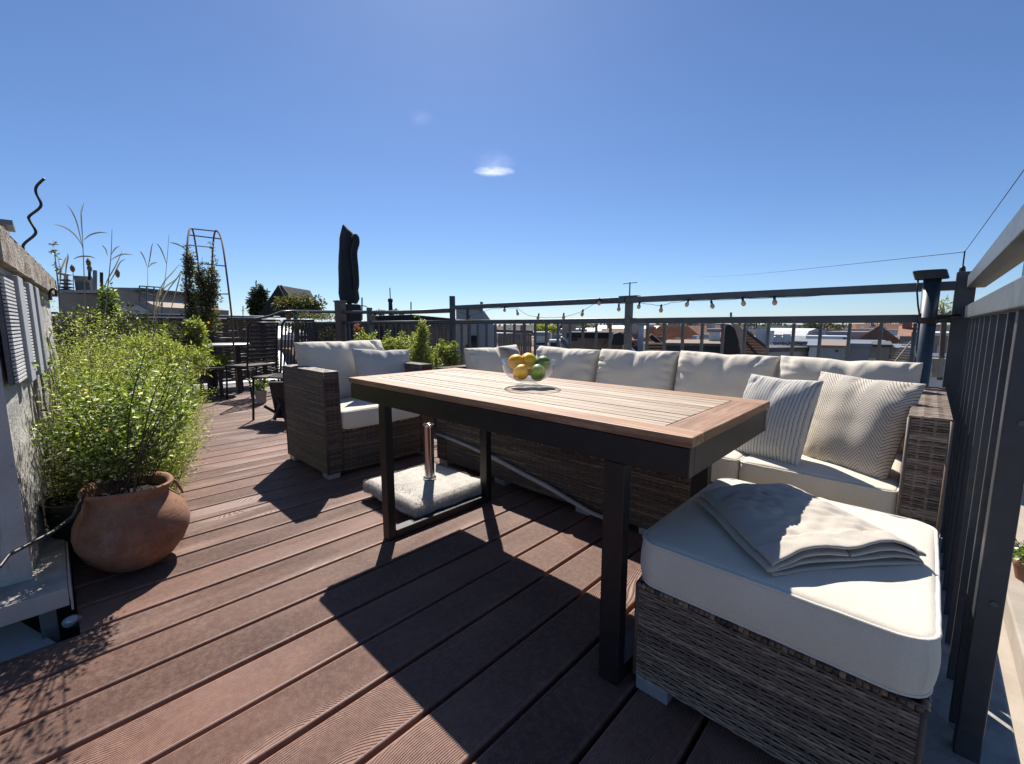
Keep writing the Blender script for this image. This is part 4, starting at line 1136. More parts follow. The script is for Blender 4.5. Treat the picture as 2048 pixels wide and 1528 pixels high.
pp_, lm, sm = plant('potted_shrub', 'leafy green shrub with white tinged leaves growing from the clay pot', 'shrub', (PX, PY, .34), 'leaf_pot')
rs = random.Random(21)
# crown outline in the photo's right/away/up directions, spread as real depth round the pot
Rv, Fv = Vector((_R.x, _R.y, 0)), Vector((-math.sin(_a), math.cos(_a), 0))
for k in range(120):
    u = rs.uniform(-1, 1); v = rs.uniform(-1, 1)
    if u * u + v * v > 1 or k % 4 == 3: continue
    hgt = rs.uniform(.16, .50) * (1.0 if u > -.3 else .8)
    a = Vector((PX, PY, .34)) + Rv * u * .075 + Fv * v * .075
    b = Vector((PX, PY, .36 + hgt)) + Rv * (u * .25 + .01) + Fv * v * .24
    leafy_stem(lm, sm, a, b, rs, bow=.04, r=.0020, per=125, start=.12, L=.020, wd=.0098, spread=.052)
for (x, y) in ((288, 700), (338, 718), (372, 712), (384, 735), (400, 800), (345, 760)):
    b = at(x, y, rs.uniform(1.44, 1.54)); a = Vector((PX, PY, .33)) + Rv * rs.uniform(-.01, .09) - Fv * rs.uniform(.05, .09)
    leafy_stem(lm, sm, a, b, rs, bow=.025, r=.0040, per=46, start=.5, L=.022, wd=.010, spread=.04)
finish(pp_, lm, sm)

# big feathery bush filling the bed along the wall
fb, lm, sm = plant('feathery_bush', 'large lime green feathery bush along the white wall', 'bush', (-3.1, .12, -.05), 'leaf_lime')
rs = random.Random(33)
for k in range(520):
    t = rs.random(); x = -2.62 - 1.55 * t; y0, y1 = -.05 + .07 * t, .24 + .36 * t
    v = rs.random(); y = y0 + (y1 - y0) * v
    a = Vector((x, y, -.06)); hgt = (.93 + .16 * nz(x * 2, y * 2, 3)) * (1.0 - .34 * max(0, v - .30) / .70) * (.88 + .13 * t) * (rs.uniform(.55, 1.02) if k % 8 else rs.uniform(1.02, 1.28))
    b = Vector((x + rs.uniform(-.16, .20), y + rs.uniform(-.04, .16) + .12 * v, hgt))
    leafy_stem(lm, sm, a, b, rs, bow=.06, r=.0020, per=225, start=.16, L=.0165, wd=.0045, spread=.085, cbias=-.02 + .14 * rs.random())
finish(fb, lm, sm)
fb2, lm, sm = plant('small_bush', 'low dark leafed bush between the big bush and the terracotta pot', 'bush', (-2.5, .1, 0), 'leaf_dark')
for k in range(60):
    a = Vector((-2.62 + rs.uniform(-.16, .12), .05 + rs.uniform(-.1, .14), -.05)); b = a + Vector((rs.uniform(-.15, .14), rs.uniform(-.08, .16), rs.uniform(.35, .72)))
    leafy_stem(lm, sm, a, b, rs, bow=.05, r=.002, per=60, start=.15, L=.026, wd=.010, spread=.07)
finish(fb2, lm, sm)
# black nursery pot and stones in the bed
bp_ = thing('nursery_pot', 'black plastic nursery pot half hidden behind the clay pot', 'pot', (-2.50, .04, 0))
MB().lathe([(.10, 0), (.125, .30), (.135, .30), (.135, .325), (.122, .325), (.115, .28), (.0, .28)], (-2.60, .03, -.06), 28).build('body', 'black_plastic', bp_, smooth=False)
for i, (x, y, z, r) in enumerate(((128, 936, .10, .035), (118, 905, .06, .05), (160, 905, .02, .05))):
    q = atz(x, y, z); mb = MB(); bm = bmesh.new(); bmesh.ops.create_icosphere(bm, subdivisions=3, radius=r)
    for v_ in bm.verts: v_.co *= 1 + .3 * nz(v_.co.x * 18, v_.co.y * 18, v_.co.z * 18 + i)
    me = bpy.data.meshes.new('stone'); bm.to_mesh(me); bm.free()
    o = link_mesh('garden_stone', me, 'stone_pale', None, q); o.scale = (1.3, 1, .7)
    tag(o, ('small pinkish pale stone on the wall ledge beside the clay pot', 'larger pale stone among the bush stems', 'stone in shade behind the nursery pot')[i], 'stone')
MB_s = MB().box(-5.2, -2.06, -.12, .02, -.078, -.03); tag(MB_s.build('soil_bed', 'soil'), 'dark soil bed between wall and deck', kind='structure')
# loose leaves on the deck
for i, (x, y) in enumerate(((378, 914), (392, 938), (430, 820))):
    q = atz(x, y, .003); mb = MB(); 
    for k in range(5): leaf(mb, q + Vector((rs.uniform(-.02, .02), rs.uniform(-.02, .02), .003)), rdir(rs, -.05, .2).normalized(), rdir(rs, -.1, .1).normalized(), .03, .014, rs.random())
    tag(mb.build('fallen_leaves', 'leaf_pot', origin=q, fixn=False), ('few green leaves fallen on the deck right of the shrub', 'small leaves on the deck nearest the clay pot', 'fallen leaves on the deck near the far chairs')[i], 'leaves')

# tall dry grasses and seed stalks in the bed
def stalk(mb, pts, r, c, taper=.3): 
    m = len(pts); mb.tube(pts, [r * (1 - (1 - taper) * i / (m - 1)) for i in range(m)], 4, c=c, caps=False)
def arc(pxs, d): return [at(x, y, d) for x, y in pxs]
def smooth(pts, n=5):
    out = []
    for i in range(len(pts) - 1):
        p0 = pts[max(0, i - 1)]; p1 = pts[i]; p2 = pts[i + 1]; p3 = pts[min(len(pts) - 1, i + 2)]
        for k in range(n):
            t = k / n; out.append(.5 * ((2 * p1) + (-p0 + p2) * t + (2 * p0 - 5 * p1 + 4 * p2 - p3) * t * t + (-p0 + 3 * p1 - 3 * p2 + p3) * t ** 3))
    out.append(pts[-1]); return out
def blade(mb, pts, w, c):
    """thin grass blade with a fold: widest in its middle"""
    pts = smooth(pts, 4); m = len(pts); b = len(mb.v)
    for i, p in enumerate(pts):
        t = i / (m - 1); ww = w * max(.08, math.sin(math.pi * min(1, t * .9 + .08))) ; T = (pts[min(i + 1, m - 1)] - pts[max(i - 1, 0)]).normalized()
        s_ = T.cross(Fv).normalized(); mb.v += [tuple(p - s_ * ww / 2), tuple(p + Fv * ww * .25), tuple(p + s_ * ww / 2)]
    for i in range(m - 1):
        for q in (0, 1): mb.f.append((b + i * 3 + q, b + i * 3 + q + 1, b + i * 3 + q + 4, b + i * 3 + q + 3)); mb.c.append(c)
def grass(label, stem, blades, d, w=.009, r=.004, heads=()):
    t = thing('dry_grass', label, 'grass', at(stem[0][0], 655, d), 'tall dry grass stalks over the bush')
    m1 = MB(); stalk(m1, smooth(arc(stem, d), 4), r, .6); m1.build('stalk', 'dry_straw', t, fixn=False)
    for bl_ in blades: m2 = MB(); blade(m2, arc(bl_, d), w, rs.random()); m2.build('blade', 'dry_straw', t, fixn=False)
    for (x, y, L) in heads:
        q = at(x, y, d); MB().lathe([(.001, 0), (.010, L * .2), (.013, L * .6), (.003, L)], q, 8).build('seed_head', 'willow', t, smooth=True)
grass('tallest straw coloured grass stalk with three arching blades', [(172, 700), (170, 600), (167, 520), (163, 430)],
      [[(167, 495), (150, 470), (130, 455), (107, 448)], [(166, 500), (155, 450), (145, 425), (134, 409)], [(168, 480), (180, 470), (198, 465), (215, 466)], [(164, 470), (162, 430), (165, 415), (168, 405)], [(147, 518), (160, 513), (180, 513), (190, 517)]], 2.75)
grass('dry grass stalk with drooping blades right of the tallest one', [(205, 680), (215, 580), (222, 510), (224, 458)],
      [[(222, 510), (228, 500), (233, 495), (240, 492)], [(222, 520), (235, 512), (250, 508), (266, 510)], [(215, 570), (228, 550), (240, 525), (252, 518)], [(215, 512), (212, 500), (207, 493), (203, 490)], [(205, 585), (215, 560), (232, 530), (245, 500)]], 2.9)
grass('thin dry grass stalk near the roof railing behind the bush', [(296, 660), (296, 600), (295, 535)],
      [[(295, 535), (288, 515), (282, 505), (279, 503)], [(296, 535), (300, 515), (303, 495), (306, 485)], [(296, 535), (303, 528), (312, 525), (314, 525)]], 3.2, .009, .003)
grass('dry grass clump leaning against the metal garden arch', [(305, 680), (320, 600), (330, 560), (338, 470)],
      [[(312, 620), (325, 570), (345, 545), (362, 525)], [(315, 600), (330, 575), (350, 560), (370, 540)], [(334, 530), (325, 505), (318, 492), (312, 487)], [(340, 485), (350, 487), (362, 492), (372, 500)], [(310, 640), (330, 590), (355, 555), (362, 540)], [(305, 650), (312, 610), (316, 585), (330, 560)], [(336, 640), (350, 590), (358, 560), (362, 545)]], 3.3, .010, .0035)
grass('brown reed stalks with seed heads beside the wall end', [(145, 640), (147, 590), (146, 540)], [[(130, 560), (133, 530), (136, 515), (135, 506)], [(118, 560), (124, 535), (130, 520), (133, 512)]], 2.8, .012, .004, ((146, 545, .05), (180, 545, .05), (178, 534, .055), (236, 556, .06)))
fl, lm, sm = plant('seed_plant', 'tall dry seed plant with curled pale petals at the end of the wall', 'plant', at(118, 650, 2.5), 'dry_straw', None, 'dry_straw')
stalk(sm, smooth(arc([(122, 660), (118, 590), (112, 530), (108, 500)], 2.5), 4), .005, .3); stalk(sm, smooth(arc([(117, 590), (122, 545), (116, 520)], 2.5), 4), .003, .3)
for (x, y) in ((104, 490), (110, 488), (107, 500), (104, 505), (112, 508), (116, 518), (113, 530), (118, 540), (116, 548)):
    for k in range(6): leaf(lm, at(x, y, 2.5), rdir(rs), rdir(rs), .022, .014, rs.random())
finish(fl, lm, sm, 'petals')
spi = smooth(arc([(56, 540), (53, 516), (46, 496), (50, 486), (68, 471), (71, 461), (59, 440), (59, 432), (77, 418), (82, 407), (72, 385), (73, 373), (82, 363), (89, 357)], 2.75), 5)
tag(MB().tube(spi, .0075, 10).build('spiral_stake', 'black_metal', origin=at(56, 540, 2.75), smooth=True), 'wavy black metal plant stake rising behind the coping', 'plant stake')
tag(MB().tube(smooth(arc([(112, 592), (112, 582), (108, 578), (102, 580), (99, 588), (100, 600)], 2.4), 5), .006, 8).build('cable_loop', 'black_plastic', origin=at(112, 592, 2.4), smooth=True), 'black cable loop at the far end of the coping', 'cable')

# ------------------------------------------------------------------ garden arch and vines
ar = thing('garden_arch', 'thin rusty metal garden arch with rungs overgrown by vines', 'arch', at(420, 790, 6.3))
arch2 = smooth([at(*p) for p in ((474, 775, 6.0), (468, 700, 6.0), (463, 630, 6.0), (453, 545, 6.05), (447, 500, 6.2), (442, 476, 6.4), (437, 465, 6.5), (431, 462, 6.6), (427, 480, 6.8), (424, 530, 6.9), (420, 640, 6.9), (416, 760, 6.9))], 4)
arch1 = smooth([at(*p) for p in ((370, 775, 6.0), (371, 640, 6.0), (372, 560, 6.05), (374, 500, 6.1), (377, 468, 6.3), (381, 457, 6.45), (386, 462, 6.6), (392, 495, 6.75), (397, 535, 6.85), (404, 620, 6.9), (406, 760, 6.9))], 4)
MB().tube(arch2, .012, 8).build('hoop', 'rust', ar, smooth=True); MB().tube(arch1, .012, 8).build('hoop', 'rust', ar, smooth=True)
for (a, b, d1, d2) in (((379, 457), (436, 463), 6.45, 6.5), ((378, 470), (443, 478), 6.3, 6.4), ((376, 490), (428, 495), 6.15, 6.8), ((388, 526), (450, 532), 6.8, 6.1), ((438, 588), (457, 588), 6.5, 6.05)):
    MB().tube([at(*a, d1), at(*b, d2)], .009, 6).build('rung', 'rust', ar)
def blobplant(name, label, cat, mat, blobs, n, L, wd, d, spikes=(), group=None, seed=1):
    rs = random.Random(seed); x0, y0 = blobs[0][:2]
    t, lm, sm = plant(name, label, cat, at(x0, max(b[1] + b[3] for b in blobs), d), mat, group)
    tot = sum(b[2] * b[3] for b in blobs)
    for (x, y, rx, ry) in blobs:
        c = at(x, y, d); s_ = d / 870; leaf_blob(lm, c, (rx * s_, rx * s_, ry * s_), int(n * rx * ry / tot), L, wd, rs, hollow=.1)
    for (xa, ya, xb, yb) in spikes:
        leafy_stem(lm, sm, at(xa, ya, d), at(xb, yb, d), rs, bow=.04 * d / 6, r=.0022 * d / 6, per=60, start=.15, L=L, wd=wd, spread=.05 * d / 6)
    x, y, rx, ry = blobs[0]; sm.tube([at(x, y + ry, d), at(x, y, d)], .008 * d / 6, 5)
    finish(t, lm, sm)
blobplant('climbing_vine', 'dense dark climbing vine on the left leg of the garden arch', 'vine', 'leaf_vine', [(381, 600, 9, 60), (378, 530, 8, 32), (385, 650, 14, 30)], 2600, .045, .018, 6.1, [(380, 600, 374, 492), (382, 620, 372, 510), (378, 600, 388, 505), (380, 640, 365, 560)], seed=2)
blobplant('climbing_vine', 'bushy climbing vine between the middle hoops of the garden arch', 'vine', 'leaf_vine', [(412, 600, 20, 40), (402, 560, 10, 30), (424, 570, 10, 40), (408, 640, 26, 26)], 4600, .045, .018, 6.5, [(404, 580, 397, 530), (424, 580, 424, 485), (428, 580, 432, 520), (410, 600, 402, 520), (430, 610, 434, 545)], seed=3)
blobplant('flowering_plant', 'green plant with one yellow flower at the foot of the arch', 'plant', 'leaf_lime', [(392, 665, 18, 26), (385, 690, 22, 20)], 1800, .045, .018, 5.2, [(390, 690, 375, 640), (395, 690, 405, 650)], seed=4)
mb = MB(); q = at(417, 645, 5.1)
for k in range(9): a = k * .7; leaf(mb, q, (Rv * math.cos(a) + Vector((0, 0, 1)) * math.sin(a)).normalized(), Fv, .018, .014, rs.random())
tag(mb.build('yellow_flower', 'flower_yellow', origin=q, fixn=False), 'single bright yellow flower beside the garden arch', 'flower')
for (x, y, lab) in ((190, 822, 'middle one of three tiny orange flowers in the shrub'), (212, 862, 'lowest tiny orange flower above the clay pot'), (170, 780, 'topmost tiny orange flower in the green shrub')):
    q = at(x, y, 1.5); mb = MB()
    for k in range(6): leaf(mb, q, rdir(rs), rdir(rs), .010, .007, rs.random())
    tag(mb.build('small_flower', 'flower_yellow', origin=q, fixn=False), lab, 'flower')

# ------------------------------------------------------------------ willow screen at the far end
ws = thing('willow_screen', 'brown woven willow fence panel closing the far end of the deck', 'fence', (-8.15, 1.4, 0))
for y in (.2, .95, 1.72, 2.45):
    MB().box(-8.20, -8.14, y - .03, y + .03, -.05, 1.16).build('post', 'dark_wood', ws)
mb = MB(); rs = random.Random(8)
for i in range(46):
    z = .10 + i * .0222; pts = []
    for k in range(26):
        y = -.2 + k * .115; pts.append((-8.17 + .018 * (1 if (k + i) % 2 else -1), y, z + .006 * nz(k * .6, i * 3.3, 0)))
    mb.tube(pts, rs.uniform(.0115, .0135), 5, c=rs.random(), caps=False)
o = mb.build('woven_rods', 'willow', ws, fixn=False); o['kind'] = 'stuff'
for z in (1.085, 1.135): MB().tube([(-8.10, -.2, z + .02), (-8.10, 2.72, z)], .014, 8).build('rail', 'rail_paint', ws)
# ------------------------------------------------------------------ far chairs and table
def chair(name, label, pos, ang, vertical, mat='black_metal', back_h=1.04, w=.42, group=None):
    """slatted garden chair; local +x is the way it faces"""
    t = thing(name, label, 'chair', pos, group); t_ = Vector(pos); f = Vector((math.cos(ang), math.sin(ang), 0)); s_ = Vector((-f.y, f.x, 0))
    L = lambda x, y, z: t_ + f * x + s_ * y + Vector((0, 0, z))
    for sy in (-1, 1):
        y = sy * w / 2
        MB().tube([L(-.24, y, 0), L(-.19, y, .45), L(-.26, y, back_h - .06), L(-.285, y * .94, back_h - .01)], .013, 8).build('rear_leg', mat, t, smooth=True)
        MB().tube([L(.22, y, 0), L(.18, y, .45)], .012, 8).build('front_leg', mat, t, smooth=True)
        MB().tube([L(-.19, y, .44), L(.20, y, .44)], .010, 6).build('side_rail', mat, t)
    MB().tube([L(-.285, -w * .47, back_h - .01), L(-.285, w * .47, back_h - .01)], .013, 8).build('top_rail', mat, t, smooth=True)
    MB().tube([L(-.2, -w * .48, .50), L(-.2, w * .48, .50)], .009, 6).build('lower_rail', mat, t)
    n = 9
    if vertical:
        for i in range(n):
            y = (-.5 + (i + .5) / n) * w * .92; MB().bar(L(-.2, y, .50), L(-.28, y, back_h - .03), .020, .007, up=f).build('slat', 'dark_wood', t)
    else:
        for i in range(n):
            k = i / (n - 1); x = -.2 - .08 * k; z = .55 + k * (back_h - .62); MB().bar(L(x, -w * .46, z), L(x, w * .46, z), .008, .030).build('slat', 'dark_wood', t)
    for i in range(7):
        x = -.17 + i * .056; MB().bar(L(x, -w * .5, .455), L(x, w * .5, .455), .045, .014).build('seat_slat', 'old_wood', t)
    return t
chair('garden_chair', 'dark garden chair with vertical back slats beside the wicker armchair', at(572, 822, 4.75).to_tuple()[:2] + (0,), R(-62), True, back_h=1.06, w=.44)
chair('garden_chair', 'garden chair with horizontal back slats at the small round table', (-6.75, 1.86, 0), R(205), False, back_h=1.04, w=.46)
tb2 = thing('side_table', 'small dark bistro table by the woven fence', 'table', (-7.55, 1.72, 0))
MB().lathe([(.36, .700), (.375, .706), (.375, .722), (.36, .728)], (-7.55, 1.72, 0), 36).build('tabletop', 'aluminium', tb2)
for k in range(4):
    a = k * math.pi / 2 + .5; MB().bar((-7.55 + .26 * math.cos(a), 1.72 + .26 * math.sin(a), 0), (-7.55 + .25 * math.cos(a), 1.72 + .25 * math.sin(a), .7), .045, .045).build('leg', 'dark_wood', tb2)
MB().bar((-7.8, 1.72, .3), (-7.3, 1.72, .3), .03, .03).build('stretcher', 'dark_wood', tb2)
lb = thing('bench', 'low wooden bench in front of the woven fence', 'bench', (-7.35, 1.45, 0))
MB().box(-7.75, -6.95, 1.28, 1.60, .40, .43).build('seat', 'old_wood', lb, bevel=.004)
for x in (-7.7, -7.05):
    for y in (1.32, 1.54): MB().box(x, x + .045, y - .02, y + .02, 0, .40).build('leg', 'dark_wood', lb)
# folded frame, dark sack and grey pot at the first chair's feet
fc = thing('folded_chair', 'black folded chair frame leaning beside the armchair', 'chair', at(560, 838, 4.3).to_tuple()[:2] + (0,))
for (a, b) in (((548, 840), (583, 752)), ((575, 842), (545, 760)), ((583, 838), (586, 752)), ((528, 812), (575, 838))):
    pa, pb = at(*a, 4.35), at(*b, 4.45); pa.z = max(pa.z, .02); MB().bar(pa, pb, .045, .02).build('frame_bar', 'black_metal', fc)
pa = at(566, 800, 4.42); MB().obox(pa, (.10, .02, .20), ZR(R(45)) @ RX(R(14))).build('seat_panel', 'tarp_dark', fc, bevel=.01)
gp = thing('grey_planter', 'small grey planter with a green seedling near the folded chair', 'planter', atz(523, 806, 0))
q = atz(523, 806, 0); mb = MB(); mb.lathe([(.055, 0), (.07, .15), (.076, .15), (.076, .165), (.06, .165), (.055, .14), (0, .14)], q, 20); mb.build('pot', 'concrete_grey', gp)
lm = MB(); leaf_blob(lm, q + Vector((0, 0, .24)), (.09, .09, .10), 160, .05, .022, random.Random(4), hollow=.1); o = lm.build('foliage', 'leaf_pot', gp, fixn=False); o['kind'] = 'stuff'
blobplant('small_plant', 'small bright plant on the low bench', 'plant', 'leaf_fresh', [(446, 722, 14, 9), (438, 728, 9, 7)], 260, .05, .026, 6.2, seed=7)
blobplant('ground_plants', 'low mixed plants at the edge of the deck behind the feathery bush', 'plants', 'leaf_lime', [(340, 712, 50, 28), (390, 720, 30, 30), (290, 690, 50, 24)], 3800, .04, .014, 4.4, [(400, 720, 418, 690), (330, 700, 322, 650)], seed=8)
blobplant('grey_shrub', 'grey leafed shrub in the far left bed', 'shrub', 'leaf_dark', [(300, 665, 60, 22), (200, 640, 70, 22), (330, 690, 40, 20)], 4200, .045, .016, 4.9, [(210, 640, 215, 575), (220, 640, 208, 590), (205, 650, 214, 585), (250, 650, 262, 610)], seed=9)
blobplant('ivy_stump', 'ivy covered stump with small yellow blossoms behind the bush', 'ivy', 'leaf_pot', [(216, 598, 11, 24), (218, 620, 16, 18)], 1300, .035, .016, 4.4, [], seed=10)
blobplant('rosemary_bush', 'green bush behind the armchair, lowest and leftmost of its row', 'bush', 'leaf_lime', [(728, 682, 20, 16), (745, 700, 20, 22)], 1900, .030, .012, 5.15, [(730, 690, 722, 655), (740, 690, 750, 665)], seed=11)
blobplant('rosemary_bush', 'wide green bush right behind the armchair cushions', 'bush', 'leaf_lime', [(800, 700, 34, 30), (780, 690, 18, 18), (850, 716, 40, 20)], 4600, .028, .011, 4.75, [(790, 700, 775, 662), (800, 690, 808, 665)], seed=12)
blobplant('rosemary_bush', 'tall spire shaped green bush reaching the mid rail', 'bush', 'leaf_lime', [(840, 690, 16, 34), (846, 665, 10, 22), (838, 712, 26, 22)], 3400, .028, .011, 4.5, [(840, 690, 832, 632), (842, 680, 845, 640)], seed=13)
blobplant('rosemary_bush', 'rounded green bush touching the corner sofa cushion', 'bush', 'leaf_lime', [(898, 708, 20, 22), (884, 700, 12, 14), (905, 722, 18, 16)], 2400, .026, .010, 4.15, [(890, 700, 880, 680), (905, 700, 908, 684)], seed=14)
mb = MB(); rs = random.Random(3)
for k in range(60): leaf(mb, at(717 + rs.uniform(-8, 8), 655 + rs.uniform(-7, 8), 5.7), rdir(rs), rdir(rs), .03, .022, rs.random())
tag(mb.build('rust_blossom', 'flower_rust', origin=at(717, 660, 5.7), fixn=False), 'rusty pink blossom cluster above the leftmost bush', 'flower')
pb_ = thing('planter_box', 'long dark wooden planter box behind the armchair', 'planter', (-4.6, 2.62, 0))
MB().box(-6.2, -3.3, 2.50, 2.53, 0, .40).build('side_board', 'dark_wood', pb_); MB().box(-6.2, -3.3, 2.80, 2.83, 0, .40).build('side_board', 'dark_wood', pb_)
MB().box(-6.2, -6.17, 2.531, 2.799, 0, .40).build('end_board', 'dark_wood', pb_); MB().box(-3.33, -3.3, 2.531, 2.799, 0, .40).build('end_board', 'dark_wood', pb_)
MB().box(-6.168, -3.332, 2.531, 2.799, .02, .36).build('soil', 'soil', pb_)

# ------------------------------------------------------------------ parasol in its cover, posts
um = thing('parasol', 'closed parasol in a dark blue black cover beyond the left railing', 'parasol', at(698, 640, 6.6))
ctr = [(700, 606, .105), (700, 598, .130), (698, 585, .132), (697, 560, .126), (696, 535, .116), (694, 510, .106), (694, 495, .104), (696, 485, .118), (697, 476, .122), (696, 468, .098), (692, 460, .060), (688, 452, .024), (687, 449, .006)]
mb = MB(); n = 30; rings = []
for i, (x, y, r) in enumerate(ctr):
    c0 = at(x, y, 6.6); 
    for k in range(n):
        a = 2 * math.pi * k / n; f = 1 + .11 * math.sin(a * 3 + i * .25) + .06 * math.sin(a * 7 + i) + .08 * nz(math.cos(a) * 2, math.sin(a) * 2, i * .6)
        mb.v.append(tuple(c0 + Vector((math.cos(a), math.sin(a), .12 * math.cos(a * 2)) ) * r * f))
for i in range(len(ctr) - 1):
    for k in range(n): mb.f.append((i * n + k, i * n + (k + 1) % n, (i + 1) * n + (k + 1) % n, (i + 1) * n + k)); mb.c.append(.5)
mb.f.append(tuple(range(n))); mb.c.append(.5)
mb.build('cover', 'dark_cover', um, smooth=True)
pts = smooth([at(x, y, 6.48) for x, y in ((706, 478), (711, 472), (713, 484), (708, 505), (711, 540), (713, 570), (711, 582))], 4)
MB().tube(pts, [.03 + .022 * math.sin(i / (len(pts) - 1) * 3.1) for i in range(len(pts))], 8).build('cover_flap', 'dark_cover', um, smooth=True)
cc0 = at(695, 508, 6.6); MB().lathe([(.118, -.008), (.122, 0), (.118, .008)], cc0, 24).build('strap', 'black_plastic', um)
q = at(699, 606, 6.6); MB().tube([q, (q.x, q.y, -.2)], .035, 12).build('pole', 'black_metal', um)
MB().box(q.x - .15, q.x + .15, q.y - .12, q.y + .12, .55, q.z - .02).build('stand_cover', 'tarp_dark', um, bevel=.03)
gpst = thing('timber_post', 'grey weathered timber post in front of the closed parasol', 'post', (-6.2, 3.05, 0))
q = at(680, 604, 6.25); MB().box(q.x - .06, q.x + .06, q.y - .06, q.y + .06, -.2, q.z).build('post', 'old_wood', gpst, bevel=.006); MB().box(q.x - .07, q.x + .07, q.y - .07, q.y + .07, q.z + .0005, q.z + .02).build('cap', 'rail_worn', gpst)

# ================================================================== ROOFSCAPE
Rh = Vector((_R.x, _R.y, 0)); Fh = Vector((-math.sin(_a), math.cos(_a), 0))
def HD(x):
    q = ray(x, 650); q.z = 0; return q.normalized()
def facing(xa, xb, y, d):
    h = HD((xa + xb) / 2); c = at((xa + xb) / 2, y, d); out = []
    for x in (xa, xb):
        q = ray(x, y); t = (c - Vector((0, 0, CAMH))).dot(h) / q.dot(h); p = Vector((0, 0, CAMH)) + q * t; p.z = c.z; out.append(p)
    return out
def block(mb, xa, xb, ytop, zb, da, db, dep, ztop=None):
    """box whose front face spans photo columns xa..xb at depths da, db, with real depth behind it"""
    a, b = facing(xa, xb, ytop, da) if da == db else (at(xa, ytop, da), at(xb, ytop, db))
    zt = a.z if ztop is None else ztop
    d = (b - a); d.z = 0; n = Vector((-d.y, d.x, 0)).normalized()
    if n.dot(HD((xa + xb) / 2)) < 0: n = -n
    o = [Vector((a.x, a.y, zb)), Vector((b.x, b.y, zb)), Vector((b.x, b.y, zb)) + n * dep, Vector((a.x, a.y, zb)) + n * dep]
    mb.prism(o, (0, 0, zt - zb)); return (Vector((a.x, a.y, 0)), Vector((b.x, b.y, 0)), n, zt)
def roof_house(name, label, cat, xa, xb, ytop, d, dep, wallm, capm=None, zb=-6, db=None, cap=.12, over=.08, openings=(), group=None):
    """flat roofed block; openings: (u0,u1,z0,z1,kind) along its front face, z measured from the top down"""
    db = db or d
    p = at(xa, ytop, d); t = thing(name, label, cat, (p.x, p.y, zb), group)
    mb = MB(); a, b, n, zt = block(mb, xa, xb, ytop, zb, d, db, dep); mb.build('wall', wallm, t, bevel=.01)
    dd = (b - a).normalized(); L = (b - a).length
    if capm:
        o = [a - dd * over - n * over, b + dd * over - n * over, b + dd * over + n * (dep + over), a - dd * over + n * (dep + over)]
        MB().prism([Vector((q.x, q.y, zt + .001)) for q in o], (0, 0, cap)).build('roof', capm, t, bevel=.006)
    for (u0, u1, z0, z1, kind) in openings:
        o = [a + dd * (L * u0) - n * .03, a + dd * (L * u1) - n * .03, a + dd * (L * u1) + n * .01, a + dd * (L * u0) + n * .01]
        fo = MB().prism([Vector((q.x, q.y, zt - z1)) for q in o], (0, 0, z1 - z0)).build({'w': 'window', 'd': 'door', 'v': 'vent'}[kind], 'window_frame_white' if kind != 'v' else 'dark_wood', t)
        i_ = .05; o = [a + dd * (L * u0 + i_) - n * .045, a + dd * (L * u1 - i_) - n * .045, a + dd * (L * u1 - i_) - n * .031, a + dd * (L * u0 + i_) - n * .031]
        if L * (u1 - u0) > 2.5 * i_: MB().prism([Vector((q.x, q.y, zt - z1 + i_)) for q in o], (0, 0, z1 - z0 - 2 * i_)).build('pane', 'window_dark', fo)
    return t, a, b, n, zt
# -- stair house with a curved metal roof
t, a, b, n, zt = roof_house('stair_house', 'grey rendered stair house with curved metal roof and barred dark door', 'building', 912, 962, 618, 14.0, 2.5, 'render_grey', None, openings=((.42, .50, -.05, 1.2, 'v'),))
dd = (b - a).normalized()
o = [a + n * .002, ]
prof = [(0, 0), (.05, .18), (.5, .30), (.95, .27)]
L = (b - a).length
out = [a + dd * 0 + Vector((0, 0, zt)), a + dd * (L * .25) + Vector((0, 0, zt + .10)), a + dd * (L * .6) + Vector((0, 0, zt + .13)), a + dd * L + Vector((0, 0, zt + .05)), a + dd * L + Vector((0, 0, zt + .001)), a + Vector((0, 0, zt - .0))]
MB().prism([q - n * .06 for q in out[:5]], n * 2.6).build('roof', 'roof_metal', t)
out = [b + dd * .003 + Vector((0, 0, zt - .0)), b + dd * .12 + Vector((0, 0, zt - .08)), b + dd * .30 + Vector((0, 0, zt - .33)), b + dd * .50 + Vector((0, 0, zt - .62)), b + dd * .50 + Vector((0, 0, -6)), b + dd * .003 + Vector((0, 0, -6))]
MB().prism([q + n * .15 for q in out], n * 2.0).build('lean_to', 'render_grey', t)
g = thing('barred_gate', 'dark barred gate leaning at the grey stair house', 'gate', at(942, 705, 13.6))
for i in range(7): p = at(932 + i * 4, 672, 13.6); MB().tube([p, (p.x, p.y, p.z - .9)], .012, 6).build('bar', 'black_metal', g)
for y in (672, 682, 700): MB().tube([at(931, y, 13.6), at(957, y, 13.6)], .015, 6).build('cross_bar', 'black_metal', g)
MB().prism([at(932, 716, 13.7), at(957, 716, 13.7), at(957, 671, 13.7), at(932, 671, 13.7)], Fh * .05).build('backing', 'window_dark', g)
# -- boarded terrace screen
bs_ = thing('board_screen', 'brown timber board screen on the neighbouring roof', 'screen', at(1025, 715, 12))
for i in range(15):
    x = 996 + i * 4.5; p, q = at(x, 667, 12), at(x + 4.2, 667, 12); mb = MB(); mb.prism([Vector((p.x, p.y, -.9)), Vector((q.x, q.y, -.9)), Vector((q.x, q.y, p.z)), Vector((p.x, p.y, p.z))], Fh * .03); mb.build('board', 'brown_board', bs_)
MB().bar(at(990, 662, 12), at(1066, 664, 12), .08, .07).build('cap_rail', 'old_wood', bs_)
